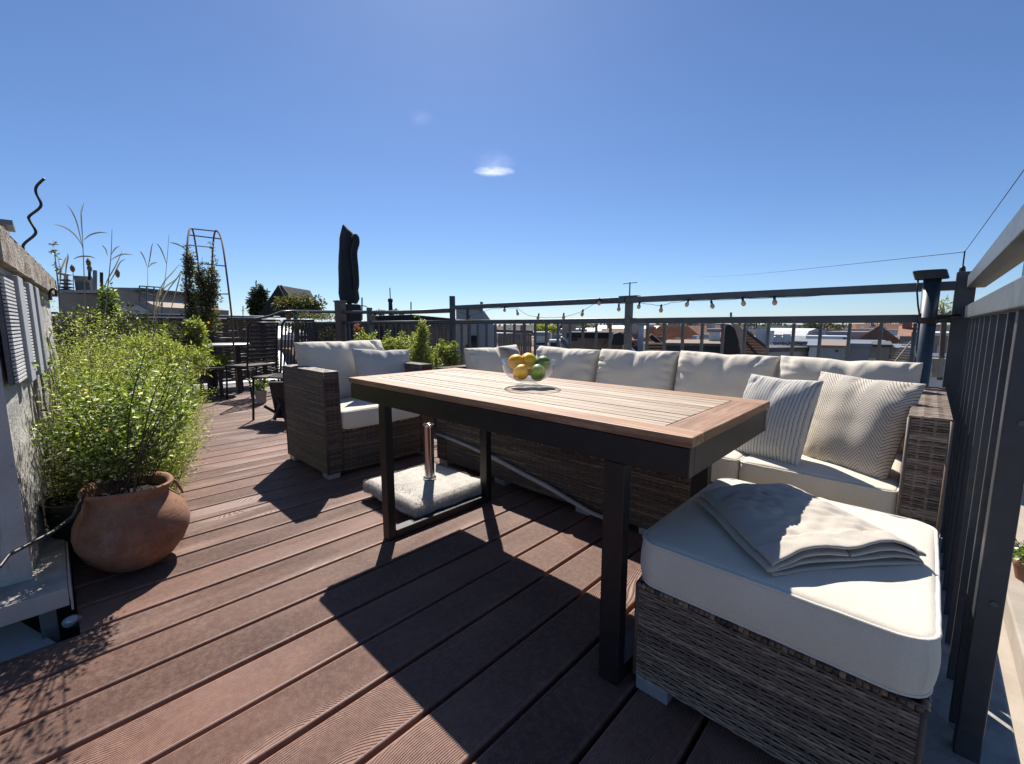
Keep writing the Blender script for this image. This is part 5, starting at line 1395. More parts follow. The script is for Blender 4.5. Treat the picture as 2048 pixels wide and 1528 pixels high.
# -- small white and tan things to its right
roof_house('roof_box', 'pale slatted ventilation box right of the brown board screen', 'vent box', 1068, 1094, 671, 15, 1.2, 'render_white', 'roof_metal', openings=((.1, .9, .25, .32, 'v'), (.1, .9, .45, .52, 'v')))
roof_house('roof_box', 'light grey cooling unit on the roof beside the curved duct', 'cooling unit', 1098, 1122, 680, 14, .8, 'render_white', None, openings=((.12, .88, .08, .42, 'v'),))
dct = smooth([at(1122, 676, 14.5), at(1130, 684, 14.4), at(1137, 697, 14.3), at(1140, 715, 14.2)], 4)
tag(MB().tube(dct, .07, 12).build('curved_duct', 'roof_metal', origin=dct[0], smooth=True), 'curved grey metal duct between the cooling unit and the brown wall', 'duct')
roof_house('chimney_block', 'tan rendered chimney block standing behind the cooling units', 'chimney', 1124, 1152, 647, 24, 1.2, 'render_tan', 'roof_bitumen', cap=.06)
roof_house('roof_wall', 'long brown timber clad wall with dark coping left of the middle post', 'wall', 1138, 1246, 676, 17, 3, 'brown_board', 'tarp_dark', cap=.22, openings=((.02, .16, .0, .12, 'v'),))
roof_house('roof_wall', 'reddish tiled low roof edge behind the brown wall', 'roof', 1165, 1225, 668, 23, 4, 'brick_wall', 'roof_tile', cap=.1)
arc_ = smooth([at(1205, 690, 16.8), at(1215, 680, 16.8), at(1226, 672, 16.8), at(1238, 671, 16.8)], 4)
tag(MB().tube(arc_, .03, 8).build('bent_pipe', 'rust', origin=arc_[0], smooth=True), 'thin bent pipe crossing the brown timber wall', 'pipe')
# -- tarpaulined dark thing and white tower at the middle post
roof_house('chimney_block', 'slim white chimney just right of the middle railing post', 'chimney', 1277, 1288, 650, 18, .6, 'render_white', 'roof_metal', cap=.05)
def tarp(name, label, outline, d, dep, mat, cat='tarpaulin'):
    o = MB().prism([at(x, y, d) for x, y in outline], HD(outline[0][0]) * dep).build(name, mat, origin=at(*outline[0], d), bevel=.03); tag(o, label, cat); return o
tarp('covered_heap', 'dark covered heap on the roof left of the middle post', [(1222, 690), (1226, 668), (1240, 664), (1256, 672), (1270, 690)], 15, 1.5, 'tarp_dark')
tarp('roof_hatch', 'dark tilted roof hatch left of the orange louvres', [(1298, 674), (1303, 668), (1330, 690), (1322, 696)], 16, 1.5, 'tarp_dark', 'hatch')
tarp('sail_sheet', 'white sagging sheet at the foot of the middle post', [(1258, 740), (1256, 686), (1268, 700), (1290, 722), (1300, 740)], 13, .1, 'render_white', 'sheet')
lv = thing('louvre_panel', 'orange brown louvred panel just right of the middle post', 'louvre', at(1312, 715, 14))
for i in range(6): MB().bar(at(1294, 688 + i * 5.5, 14), at(1332, 688 + i * 5.5, 14), .10, .045).build('slat', 'louver_wood', lv)
MB().prism([at(1293, 722, 14.1), at(1333, 722, 14.1), at(1333, 685, 14.1), at(1293, 685, 14.1)], HD(1312) * .06).build('backing', 'dark_wood', lv)
roof_house('roof_terrace', 'dark blue grey roof terrace box with a timber edge', 'building', 1330, 1440, 692, 15, 4, 'pipe_paint', 'brown_board', cap=.10, openings=((.30, .98, .35, .42, 'v'),))
rs = random.Random(41)
cl_ = thing('terrace_furniture', 'white garden furniture cluster on the roof terrace behind the dark box', 'furniture', at(1390, 688, 18))
for i in range(16):
    x = 1332 + i * 6.6; h = rs.uniform(4, 10); p = at(x, 686 - h, 18.5)
    MB().obox((p.x, p.y, p.z - h * .0106), (rs.uniform(.03, .07), .05, h * .0106), ZR(rs.uniform(0, 3))).build('post', rs.choice(['render_white', 'roof_tile', 'stone_pale', 'brown_board']), cl_)
MB().bar(at(1330, 686, 18.4), at(1440, 688, 18.4), .5, .05).build('platform', 'brown_board', cl_)
roof_house('glass_house', 'white framed glass roof house with three dark panes', 'building', 1418, 1440, 664, 17, 2, 'window_frame_white', 'roof_metal', openings=((.2, .95, .12, .22, 'w'), (.2, .95, .28, .38, 'w'), (.2, .95, .42, .52, 'w')))
# -- dark dormer with ribbed slope
dm = thing('dormer', 'tall dark curved dormer with a ribbed brown slope', 'dormer', at(1465, 720, 12.5))
MB().prism([at(x, y, 12.5) for x, y in ((1444, 725), (1447, 665), (1452, 650), (1460, 648), (1470, 660), (1477, 685), (1482, 725))], HD(1470) * 2.2).build('front', 'tarp_dark', dm, bevel=.02)
MB().prism([at(x, y, 12.55) for x, y in ((1461, 646), (1478, 648), (1488, 664), (1489, 725), (1484, 725), (1477, 684), (1470, 660))], HD(1470) * 2.2).build('cheek', 'render_tan', dm, bevel=.02)
for i in range(11):
    y = 664 + i * 5.6; xr = min(1530, 1496 + i * 7); MB().bar(at(1489, y, 12.6), at(xr, y + 2, 12.9), .05, .035).build('slat', 'louver_wood', dm)
MB().bar(at(1488, 659, 12.5), at(1532, 694, 12.8), .05, .06).build('edge_beam', 'dark_wood', dm); MB().bar(at(1489, 680, 12.5), at(1526, 722, 12.8), .05, .05).build('edge_beam', 'dark_wood', dm)
MB().prism([at(x, y, 13) for x, y in ((1489, 662), (1530, 695), (1530, 730), (1489, 730))], HD(1500) * 1.5).build('slope', 'brown_board', dm)
# -- white and grey blocks to the right
roof_house('roof_box', 'white roof box nearest the ribbed dormer', 'roof box', 1512, 1534, 656, 26, 2, 'render_white', 'roof_metal', cap=.05, openings=((-.02, .10, -.5, .0, 'v'),))
roof_house('roof_box', 'white roof box with a sunlit right side', 'roof box', 1537, 1549, 661, 25, 1.5, 'render_white', None)
roof_house('roof_box', 'twin white roof cabinets, left one', 'roof box', 1551, 1564, 669, 25, 1, 'render_white', None)
roof_house('roof_box', 'twin white roof cabinets, right one', 'roof box', 1566, 1582, 668, 25, 1, 'render_white', None)
mb = MB()
for i in range(14): p = at(1545 + i * 5, 684 + (i % 3), 20); q = at(1552 + i * 5, 690 - (i * 7 % 5), 20); mb.tube([p, q], .025, 5)
tag(mb.build('pipe_tangle', 'black_metal', origin=at(1560, 690, 20)), 'tangle of black pipes on the flat roof before the white cabinets', 'pipes')
roof_house('building', 'low grey wall with sloping bitumen roof edge and a small vent', 'building', 1532, 1618, 704, 15, 5, 'render_grey', 'roof_bitumen', db=15.5, cap=.15, openings=((.66, .78, .22, .55, 'v'),))
roof_house('building', 'pale grey building with long timber edged flat roof behind the big cushion', 'building', 1640, 1694, 695, 14, 5, 'render_grey', 'brown_board', cap=.07, openings=((.6, .7, .08, .14, 'v'),))
roof_house('building', 'narrow white wall strip at the left of the pale grey building', 'wall', 1619, 1638, 694, 14.3, 5, 'render_white', 'roof_metal', cap=.06)
roof_house('building', 'white topped grey cube building with dark glass door', 'building', 1700, 1738, 695, 15, 4, 'render_grey', 'roof_metal', cap=.14, openings=((1.02, 1.42, .36, 1.2, 'd'),))
roof_house('building', 'tan grey stepped building right of the glass door', 'building', 1741, 1780, 694, 17, 5, 'render_tan', 'roof_bitumen', cap=.1)
roof_house('building', 'broad pale wall below the tiled orange roof', 'building', 1782, 1826, 700, 19, 5, 'render_tan', 'roof_metal', cap=.1)
st_ = thing('outdoor_stair', 'outside staircase with a thin orange handrail near the pipe post', 'stairs', at(1805, 735, 13))
for i in range(9): MB().bar(at(1790 + i * 4, 726 - i * 5, 13), at(1796 + i * 4, 726 - i * 5, 13), .5, .03).build('step', 'roof_metal', st_)
MB().tube([at(1787, 727, 12.8), at(1822, 683, 12.8)], .02, 6).build('handrail', 'louver_wood', st_)
roof_house('roof_box', 'low white parapet with dark machines behind', 'wall', 1612, 1695, 672, 27, 2, 'render_white', None, openings=((.16, .26, .22, .42, 'v'), (.5, .72, .30, .42, 'v'), (.9, .98, .1, .38, 'v')))
roof_house('building', 'flat grey roof plateau below the white parapet', 'building', 1585, 1780, 688, 22, 5, 'render_grey', 'roof_metal', cap=.1)
br = thing('barrel_roof', 'low white barrel vaulted roof in the middle distance', 'building', at(1640, 672, 48))
MB().prism([at(x, y, 48) for x, y in ((1612, 672), (1618, 662), (1632, 657), (1650, 660), (1666, 668), (1668, 672))], Fh * 9).build('roof', 'render_white', br)
def gable(name, label, xa, xb, yr, ye, d, dep, wallm='render_tan', roofm='roof_tile', along=True, zb=-19, chim=1, group=None, loc=None, seed=0):
    """ridge roofed house; ridge runs across the view (along) or away from it"""
    rs = random.Random(seed); a, b = facing(xa, xb, ye, d); r_ = at((xa + xb) / 2, yr, d); ze, zr = a.z, r_.z
    t = thing(name, label, 'building', (a.x, a.y, zb), group); dx = (b - a); dx.z = 0; n = Vector((-dx.y, dx.x, 0)).normalized()
    if n.dot(HD((xa + xb) / 2)) < 0: n = -n
    dd = dx.normalized(); L = dx.length; A = Vector((a.x, a.y, 0)); Z = Vector((0, 0, 1))
    MB().prism([A + Z * zb, A + dd * L + Z * zb, A + dd * L + n * dep + Z * zb, A + n * dep + Z * zb], Z * (ze - zb)).build('wall', wallm, t)
    if along:
        o = [A - n * .3 - dd * .2 + Z * ze, A + n * dep / 2 - dd * .2 + Z * zr, A + n * (dep + .3) - dd * .2 + Z * ze]; v = dd * (L + .4)
    else:
        o = [A - dd * .3 - n * .2 + Z * ze, A + dd * L / 2 - n * .2 + Z * zr, A + dd * (L + .3) - n * .2 + Z * ze]; v = n * (dep + .4)
    rf = MB().prism([p + Z * .004 for p in o], v).build('roof', roofm, t)
    for i in range(chim):
        c = A + dd * L * rs.uniform(.15, .85) + n * dep * rs.uniform(.35, .65); MB().box(c.x - .35, c.x + .35, c.y - .3, c.y + .3, ze, zr + rs.uniform(.3, .9)).build('chimney', 'brick_wall', rf)
    return t
gable('tiled_house', 'house with a big bright orange brown tiled hip roof', 1718, 1796, 650, 684, 34, 9, 'render_tan', 'roof_tile', along=False, chim=0)
gable('tiled_house', 'orange rendered gable house right of the big tiled roof', 1800, 1838, 652, 672, 40, 8, 'brick_wall', 'roof_tile', along=True, chim=1, seed=4)
# right of the pipe post
roof_house('roof_box', 'white panelled box seen between pipe post and corner post', 'roof box', 1858, 1892, 716, 10, 1.5, 'render_white', 'rail_worn', cap=.04, openings=((.0, 1.0, .38, .41, 'v'),))
roof_house('building', 'brown shed with a pale roof beyond the fence corner', 'building', 1862, 1915, 672, 16, 4, 'render_tan', 'render_white', cap=.12, openings=((.3, .5, .35, .8, 'd'),))
# neighbouring terrace outside the right fence
nt_ = MB().box(.20, 9, 3.2, 16, -3.4, -2.5); tag(nt_.build('neighbour_terrace', 'render_beige'), 'pale beige neighbouring roof terrace outside the fence', kind='structure')
nw = thing('parapet', 'pale beige parapet kerb on the lower neighbouring terrace at the right edge', 'wall', (1.0, 6, -2.5))
MB().box(.95, 1.15, 3.3, 12, -2.499, -2.2).build('kerb', 'render_beige', nw, bevel=.02)
q = atz(2054, 1160, -2.2); dq = (q - Vector((0, 0, CAMH))).dot(_F); k_ = dq / 1.9
sp_ = thing('succulent_pot', 'small succulent in a red clay pot on the beige neighbouring terrace', 'plant', (q.x, q.y, -2.2))
q = Vector((q.x, q.y, -2.2 + .08 * k_))
MB().lathe([(.035 * k_, 0), (.05 * k_, .07 * k_), (.055 * k_, .07 * k_), (.055 * k_, .085 * k_), (.045 * k_, .085 * k_), (0, .07 * k_)], q - Vector((0, 0, .08 * k_)), 20).build('pot', 'terracotta', sp_)
lm = MB(); leaf_blob(lm, q + Vector((0, 0, .035 * k_)), (.055 * k_, .055 * k_, .045 * k_), 320, .022 * k_, .014 * k_, random.Random(5), hollow=.2); lm.build('foliage', 'leaf_pot', sp_, fixn=False)['kind'] = 'stuff'
bp2 = thing('big_leaf_plant', 'bright green broad leaves poking between the fence bars', 'plant', (.2, 1.9, .5))
for (x0, y0, x1, y1) in ((2042, 620, 1996, 614), (2046, 628, 2016, 650)):
    a, b = at(x0, y0, 1.75), at(x1, y1, 1.70); d_ = b - a; mb = MB(); s_ = d_.cross(Fv).normalized(); m = 8
    for i in range(m + 1):
        t_ = i / m; w_ = .030 * math.sin(math.pi * min(1, .15 + t_ * .85)) ; p = a + d_ * t_ + Vector((0, 0, .008 * math.sin(t_ * 3)))
        mb.v += [tuple(p - s_ * w_), tuple(p + Fv * .008), tuple(p + s_ * w_)]
    for i in range(m):
        for k in (0, 1): mb.f.append((i * 3 + k, i * 3 + k + 1, i * 3 + k + 4, i * 3 + k + 3)); mb.c.append(.6)
    mb.build('leaf', 'leaf_fresh', bp2, smooth=True, fixn=False)
MB().tube([at(2044, 622, 1.76), at(2050, 700, 1.76), at(2060, 1000, 1.8)], .004, 6).build('stem', 'stem_dark', bp2)
# withered agave in a hanging pot at the corner
ag = thing('withered_agave', 'withered spiky plant behind the corner of the railing', 'plant', at(1888, 640, 2.25))
mb = MB(); rs = random.Random(12); q = at(1888, 640, 2.28)
for k in range(26):
    a_ = rs.uniform(0, 6.28); L_ = rs.uniform(.05, .11); el = rs.uniform(.4, 1.5); d_ = Vector((math.cos(a_) * math.cos(el), math.sin(a_) * math.cos(el), math.sin(el)))
    pts = [q, q + d_ * L_ * .5, q + d_ * L_ + Vector((0, 0, -.03 * math.cos(el)))]; s_ = d_.cross(rdir(rs)).normalized(); b = len(mb.v)
    for p, w_ in zip(pts, (.006, .006, .0005)): mb.v += [tuple(p - s_ * w_), tuple(p + s_ * w_)]
    mb.f += [(b, b + 1, b + 3, b + 2), (b + 2, b + 3, b + 5, b + 4)]; c_ = rs.random(); mb.c += [c_, c_]
mb.build('leaves', 'dry_straw', ag, fixn=False)
lm = MB(); leaf_blob(lm, q + Vector((0, 0, .06)), (.02, .02, .045), 40, .05, .010, rs, hollow=.1); lm.build('green_tips', 'leaf_lime', ag, fixn=False)
MB().tube([q, at(1884, 700, 2.3), at(1880, 760, 2.3)], .012, 8).build('stem', 'old_wood', ag)
MB().lathe([(.03, -.3), (.045, -.2), (.05, -.2), (0, -.21)], q, 14).build('pot', 'concrete_grey', ag)

# -- left: boards, tent, shrubs, chimneys beyond the left railing
bf = thing('board_fence', 'dark vertical board fence behind the bushes', 'fence', at(820, 710, 6.9))
rs = random.Random(17)
for i in range(27):
    x = 612 + i * 10.9; d = 7.6 - i * .045; p, q = at(x, 648 + rs.uniform(-1, 2), d), at(x + 10.2, 648, d)
    if 672 < x < 716: continue
    MB().prism([Vector((p.x, p.y, -.6)), Vector((q.x, q.y, -.6)), Vector((q.x, q.y, p.z)), Vector((p.x, p.y, p.z))], Fh * .022).build('board', 'dark_wood' if rs.random() < .7 else 'old_wood', bf)
MB().bar(at(606, 646, 7.55), at(910, 650, 6.35), .05, .05).build('top_beam', 'old_wood', bf)
tr_ = thing('lath_trellis', 'pale lath trellis panel before the dark board fence', 'trellis', at(880, 700, 6.1))
for i in range(14): MB().bar(at(856, 655 + i * 3.6, 6.1), at(902, 656 + i * 3.6, 5.95), .006, .010).build('lath', 'brown_board', tr_)
for x in (858, 872, 886, 900): MB().bar(at(x, 652, 6.12), at(x, 706, 6.12), .02, .01, up=Fh).build('upright', 'dark_wood', tr_)
rl = thing('low_roof', 'low brown felt roof sloping down behind the left railing', 'roof', at(860, 640, 9))
MB().prism([at(x, y, 9) for x, y in ((735, 640), (740, 632), (822, 629), (906, 637), (912, 640), (910, 647), (736, 647))], Fh * 3).build('roof', 'tarp_dark', rl, bevel=.01)
MB().prism([at(x, y, 9.1) for x, y in ((738, 700), (738, 647.5), (908, 647.5), (908, 700))], Fh * 2.8).build('wall', 'render_tan', rl)
for i, (x, y, m, lab) in enumerate(((745, 636, 'terracotta', 'yellowish clay flowerpot on the dark fence, upper one'), (748, 645, 'terracotta', 'orange clay flowerpot on the dark fence, lower one'), (577, 636, 'terracotta', 'small red clay pot on the railing near the curved rail'), (708, 643, 'stone_pale', 'pale stone bowl on the rail beside the parasol'))):
    q = at(x, y, 7.2 if i < 2 else 7.0); s_ = .032
    tag(MB().lathe([(s_, -.03), (s_ * 1.5, .035), (s_ * 1.6, .035), (s_ * 1.6, .05), (s_ * 1.3, .05), (0, .03)], q, 18).build('flower_pot', m, origin=q), lab, 'flower pot')
tn = thing('garden_tent', 'black pointed garden tent with brown ribbed side', 'tent', at(555, 640, 10))
pk = at(556, 570, 10.4)
MB().prism([at(514, 634, 10), at(556, 570, 10), at(592, 634, 10)], Fh * .03).build('front_panel', 'tarp_dark', tn)
ridge_b = at(566, 573, 11.6)
mb = MB(); A_, B_, C_ = at(592, 634, 10.02), at(556, 570, 10.02), at(514, 634, 10.02)
bk = Fh * 1.6; mb.add([A_, B_, B_ + bk, A_ + bk, C_, C_ + bk], [(0, 1, 2, 3), (1, 4, 5, 2), (3, 2, 5)]); mb.build('roof', 'tarp_dark', tn)
for k in range(5):
    u = k / 5; MB().tube([B_.lerp(B_ + Fh * .1 + Rh * .02, 1), (A_ + (B_ - A_) * .0) + Fh * u * .2 + Rh * (.0 + u * .14) + Vector((0, 0, .02 * k))], .02, 6).build('rib', 'brown_board', tn)
blobplant('conifer', 'dark bushy conifer left of the black tent', 'tree', 'leaf_dark', [(518, 606, 14, 28), (510, 614, 10, 20), (524, 590, 8, 14)], 2600, .10, .035, 10.5, [(518, 620, 517, 576), (512, 620, 506, 590)], seed=30)
blobplant('roof_shrub', 'spiky green shrub in front of the black tent', 'shrub', 'leaf_vine', [(575, 612, 22, 14), (600, 610, 24, 14), (628, 612, 14, 10)], 2200, .07, .026, 9.2, [(x, 625, x + dx, y) for x, dx, y in ((560, -6, 596), (572, 2, 594), (590, 0, 592), (603, 4, 588), (615, 4, 590), (628, 8, 594), (634, 12, 602), (580, -4, 600))], seed=31)
blobplant('trailing_plants', 'trailing flower planting along the foot of the left railing', 'plants', 'leaf_vine', [(640, 632, 50, 8), (590, 650, 30, 10), (660, 668, 22, 14)], 2000, .04, .016, 7.2, [], seed=32)
# left railing clutter: white planks of a far bench
bn = thing('bench', 'dark slatted bench behind the left railing beside the parasol', 'bench', at(632, 700, 8.2))
for i in range(12): p = at(622 + i * 3.3, 660, 8.2); MB().bar(p, (p.x, p.y, p.z - .22), .02, .012, up=Fh).build('back_slat', 'old_wood', bn)
MB().bar(at(604, 674, 8.2), at(664, 674, 8.2), .35, .06).build('seat', 'dark_wood', bn)
for x in (608, 660): p = at(x, 676, 8.2); MB().box(p.x - .03, p.x + .03, p.y - .03, p.y + .03, -.3, p.z - .03).build('leg', 'dark_wood', bn)
# chimneys and masts on the skyline
def mast(label, x, y0, y1, d, r=.03, cross=None, name='antenna'):
    t = thing(name, label, 'antenna', at(x, y1, d)); a, b = at(x, y1, d), at(x, y0, d); MB().tube([a, b], r, 6).build('mast', 'roof_metal', t)
    if cross:
        cy, w_ = cross; MB().tube([at(x - w_, cy + 2, d), at(x, cy, d), at(x + w_, cy + 2, d)], r * .6, 5).build('crossbar', 'roof_metal', t)
mast('antenna mast with a curved crossbar right of the parasol', 724, 595, 640, 22, .04, (611, 9))
mast('pale mast nearest the thin dark chimney stack', 822, 604, 640, 25, .04)
mast('upright mast at the left end of the grey stair house', 905, 595, 622, 16, .035)
mast('stubby grey mast on the stair house roof', 963, 604, 622, 14, .05)
mast('short mast far left between the arch and tent', 486, 612, 640, 20, .02, (620, 3))
mast('thin post rising above the mid rail near the large dormer', 1462, 625, 640, 20, .05)
ck = thing('chimney', 'slim dark round chimney stack with a rod on the skyline', 'chimney', at(782, 640, 20))
q = at(782, 640, 20); MB().lathe([(.11, -3), (.10, .3), (.085, .80), (.11, .83), (.115, .93), (.08, .97)], q, 16).build('stack', 'tarp_dark', ck); MB().tube([q + Vector((0, 0, .97)), q + Vector((0, 0, 1.45))], .025, 6).build('rod', 'rust', ck)
blobplant('roof_bush', 'little round bushes on the skyline left of the chimney stack', 'bush', 'leaf_dark', [(762, 626, 7, 5), (750, 627, 4, 3), (790, 624, 6, 5), (802, 627, 4, 3)], 700, .09, .04, 18, [], seed=33)
# far left roof structures
lt = thing('roof_house', 'brown grey roof house with parapet and sloping lead wing behind the bushes', 'building', at(210, 640, 13))
mb = MB(); block(mb, 118, 236, 588, -4, 13, 13, 4); mb.build('wall', 'render_tan', lt)
mb = MB(); block(mb, 108, 240, 586, 0, 12.9, 12.9, 4.2, ztop=at(108, 586, 12.9).z); 
zt_ = at(170, 586, 12.9).z; MB().prism([Vector((p.x, p.y, zt_)) for p in (at(108, 586, 12.85), at(238, 586, 12.85), at(238, 586, 12.85) + Fh * 4.2, at(108, 586, 12.85) + Fh * 4.2)], (0, 0, .08)).build('parapet', 'concrete_grey', lt)
MB().prism([at(x, y, 12.6) for x, y in ((222, 640), (224, 575), (248, 575), (268, 582), (290, 602), (312, 612), (324, 614), (324, 640))], Fh * 3).build('wing', 'render_tan', lt)
MB().prism([at(x, y, 12.5) for x, y in ((240, 628), (250, 606), (275, 610), (296, 622), (296, 628))], Fh * .08).build('flashing', 'stone_pale', lt)
MB().prism([at(x, y, 12.55) for x, y in ((224, 575), (284, 575.5), (262, 583), (248, 578))], Fh * 3.1).build('ridge', 'roof_metal', lt)
cs = thing('chimney', 'broad grey chimney block with a dark opening on the left roof house', 'chimney', at(166, 586, 13.5))
mb = MB(); block(mb, 148, 186, 556, .9, 13.4, 13.4, .7); mb.build('stack', 'concrete_grey', cs); mb = MB(); block(mb, 155, 178, 564, 1.2, 13.3, 13.3, .09); mb.build('opening', 'window_dark', cs)
for x0, x1 in ((146, 184),): mb = MB(); block(mb, x0, x1, 552, at(150, 555.5, 13.3).z, 13.3, 13.3, .9); mb.build('cap', 'roof_metal', cs)
for i, (x, y0, y1, r, lab) in enumerate(((179, 531, 560, .035, 'thin black flue pipe on the left chimney block'), (190, 541, 592, .05, 'left pipe of the paired flues'), (203, 545, 592, .04, 'right pipe of the paired flues'))):
    tag(MB().tube([at(x, y1, 13.2), at(x, y0, 13.2)], r, 10).build('flue_pipe', 'tarp_dark' if i != 1 else 'roof_metal', origin=at(x, y1, 13.2)), lab, 'flue pipe')
cg = thing('cowl_stack', 'stack of flat metal cowls left of the broad chimney block', 'chimney', at(132, 586, 13))
for i, y in enumerate((549, 561, 568, 575, 580)): MB().lathe([(.02, -.04), (.17 + .03 * (i % 2), 0), (.10, .03), (.02, .04)], at(132, y, 13), 14).build('cowl', 'roof_metal', cg)
MB().tube([at(132, 588, 13), at(132, 548, 13)], .05, 8).build('pipe', 'concrete_grey', cg)
rr2 = thing('roof_railing', 'light metal railing on the far left roof wing', 'railing', at(300, 604, 13))
for (a_, b_) in (((279, 572), (324, 575)), ((279, 584), (310, 592)), ((279, 572), (279, 604)), ((293, 572), (293, 610)), ((308, 574), (308, 612)), ((324, 575), (324, 640))): MB().tube([at(*a_, 12.5), at(*b_, 12.5)], .018, 6).build('bar', 'rail_worn', rr2)

# -- the city out to the horizon
protos = []
def city_proto(kind, seed):
    rs = random.Random(seed); L, D, H = rs.uniform(14, 26), rs.uniform(9, 13), 16.0
    lab = {'flat': 'distant flat roofed block of the roofscape', 'tile': 'distant tenement house with red tiled roof', 'metal': 'distant tenement house with grey metal roof', 'white': 'distant pale flat roofed block with chimneys', 'brown': 'distant tenement with dark brown roof'}[kind]
    t = thing('tenement_house', lab, 'building', (0, 0, 0), 'tenement blocks out to the horizon')
    wm = {'flat': 'render_grey', 'tile': 'render_tan', 'metal': 'render_white', 'white': 'render_white', 'brown': 'render_tan'}[kind]
    MB().box(-L / 2, L / 2, -D / 2, D / 2, 0, H).build('wall', wm, t)
    if kind in ('flat', 'white'):
        rf = MB().box(-L / 2 - .2, L / 2 + .2, -D / 2 - .2, D / 2 + .2, H + .001, H + .35).build('roof', 'roof_bitumen' if kind == 'flat' else 'stone_pale', t)
        top = H + .35
    else:
        rm = {'tile': 'roof_tile', 'metal': 'roof_metal', 'brown': 'tarp_dark'}[kind]; rh = rs.uniform(1.6, 2.6)
        rf = MB().prism([(-L / 2 - .3, -D / 2 - .4, H), (-L / 2 - .3, -D / 5, H + rh), (-L / 2 - .3, D / 5, H + rh), (-L / 2 - .3, D / 2 + .4, H)], (L + .6, 0, 0)).build('roof', rm, t); top = H + rh * .8
    for i in range(rs.randint(7, 11)):
        x, y, w_, h_ = rs.uniform(-L * .45, L * .45), rs.uniform(-D * .4, D * .4), rs.choice((.3, .4, .6, 1.2, 2.0)), rs.uniform(.4, 1.7)
        MB().box(x - w_ / 2, x + w_ / 2, y - .35, y + .35, top - .4, top + h_).build('chimney', rs.choice(['brick_wall', 'render_white', 'concrete_grey', 'render_tan']), rf)
    if rs.random() < .7:
        x = rs.uniform(-L * .3, L * .3); MB().box(x - 1.6, x + 1.6, -1.4, 1.4, top - .3, top + 1.4).build('penthouse', rs.choice(['render_white', 'render_grey']), t)
    mb = MB()
    for side in (-1, 1):
        for fl_ in range(3):
            for k in range(int(L / 2.6)):
                x = -L / 2 + 1.4 + k * 2.6; mb.box(x, x + 1.1, side * (D / 2 + .02) - .05, side * (D / 2 + .02) + .05, H - 2.4 - fl_ * 3.2, H - .8 - fl_ * 3.2)
    mb.build('windows', 'window_dark', t)['kind'] = 'stuff'
    return t
kinds = ['flat', 'tile', 'metal', 'white', 'brown', 'flat', 'white', 'brown', 'metal']
protos = [city_proto(k_, 100 + i) for i, k_ in enumerate(kinds)]
rs = random.Random(77); used = set()
spots = []
for ring, (dist, cnt) in enumerate(((34, 8), (44, 9), (54, 10), (66, 11), (84, 14), (108, 18), (140, 20), (185, 22), (250, 26), (340, 28), (470, 30), (650, 30))):
    for k_ in range(cnt):
        px = -150 + (k_ + rs.uniform(.1, .9)) / cnt * 2400; spots.append((px, dist * rs.uniform(.92, 1.1)))
for px, d in spots:
    p = at(px, 650, d); i = rs.randrange(len(protos)); src = protos[i]
    if i in used: o = copy_tree(src)
    else: o = src; used.add(i)
    ztop = -.3 - rs.uniform(0, 1.0) - (1.0 if d < 60 else 0) - d * .005 + rs.uniform(0, 1) * min(2.5, d * .008)
    o.location = (p.x, p.y, ztop - 17.2); sc = 1.0
    o.rotation_euler = (0, 0, rs.choice((0, 0, math.pi / 2)) + rs.uniform(-.06, .06) + (.35 if d > 120 else 0))
for i, pr in enumerate(protos):
    if i not in used: pr.location = at(500 + 100 * i, 650, 900); pr.location.z = -18
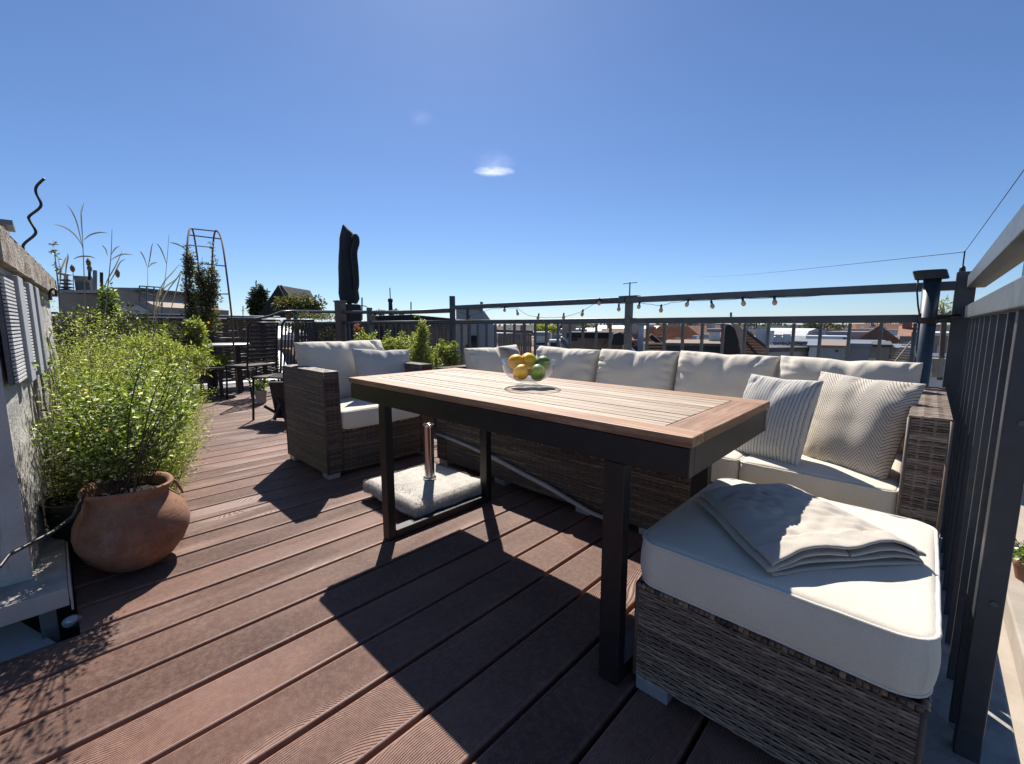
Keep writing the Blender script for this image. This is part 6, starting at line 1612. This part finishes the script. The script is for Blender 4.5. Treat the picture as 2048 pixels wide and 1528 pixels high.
# trees on the horizon and among the roofs
def canopy(seed, n):
    rs = random.Random(seed); lm = MB()
    for k_ in range(7):
        leaf_blob(lm, (rs.uniform(-3, 3), rs.uniform(-3, 3), 9 + rs.uniform(-1.5, 2)), (2.2, 2.2, 1.8), n, .8, .55, rs, hollow=.3)
    return lm
tp = []
for i in range(3):
    t = thing('city_tree', 'broad leafed tree crown rising among the distant roofs', 'tree', (0, 0, 0), 'trees among the distant roofs')
    canopy(200 + i, 130).build('crown', 'leaf_dark', t, fixn=False); MB().tube([(0, 0, 0), (0, 0, 5), (.3, 0, 8.5)], [.35, .28, .15], 8).build('trunk', 'old_wood', t)
    tp.append(t)
rs = random.Random(5)
for k_ in range(46):
    src = tp[k_ % 3]; o = src if k_ < 3 else copy_tree(src)
    px = rs.uniform(600, 2150) if k_ % 4 else rs.uniform(-50, 700); d = rs.choice((170, 260, 380, 520, 700)) * rs.uniform(.9, 1.15)
    p = at(px, 650, d); s_ = rs.uniform(.8, 1.3) * (1 + d / 900); o.scale = (s_, s_, s_)
    o.location = (p.x, p.y, rs.uniform(-.3, 1.2) + d * .0028 - 11.2 * s_); o.rotation_euler = (0, 0, rs.uniform(0, 6))
# far wooded hills
mb = MB(); n = 160
for r_ in range(2):
    for i in range(n + 1):
        a_ = R(133.6 - 75) + R(150) * i / n; d = 1900 if r_ == 0 else 2400
        z = -19 if r_ == 0 else 1 + 5.0 * (nz(a_ * 5, 1, 0) + .4) + 2.5 * nz(a_ * 22, 3, 0) + 1.4 * nz(a_ * 90, 5, 0)
        mb.v.append((d * math.cos(a_), d * math.sin(a_), z))
for i in range(n): mb.f.append((i, i + 1, n + 2 + i, n + 1 + i)); mb.c.append(.5)
tag(mb.build('hills', 'leaf_dark'), 'low wooded hills on the horizon', kind='structure')
blobplant('roof_tree', 'young green tree behind the white ventilation box', 'tree', 'leaf_lime', [(1085, 655, 16, 9), (1105, 658, 10, 7)], 900, .14, .06, 26, [], seed=50)

# ================================================================== CLOUDS
def cloud(label, x, y, d, sx, sy, sz, mat):
    bm = bmesh.new(); bmesh.ops.create_icosphere(bm, subdivisions=3, radius=1); me = bpy.data.meshes.new('cloud'); bm.to_mesh(me); bm.free()
    o = link_mesh('cloud', me, mat, None, at(x, y, d)); s_ = d / 870; o.scale = (sx * s_, sz * s_, sy * s_); o.rotation_euler = (0, 0, R(YAW))
    tag(o, label, 'cloud')
cloud('small pale cloud puff near the middle of the sky', 990, 328, 1200, 46, 26, 40, 'cloud_wisp')
cloud('thin bright white cloud streak below the small puff', 988, 343, 1180, 46, 5, 30, 'cloud_streak')
cloud('faint little cloud wisp upper left of the puff', 842, 236, 1200, 30, 18, 14, 'cloud_wisp')
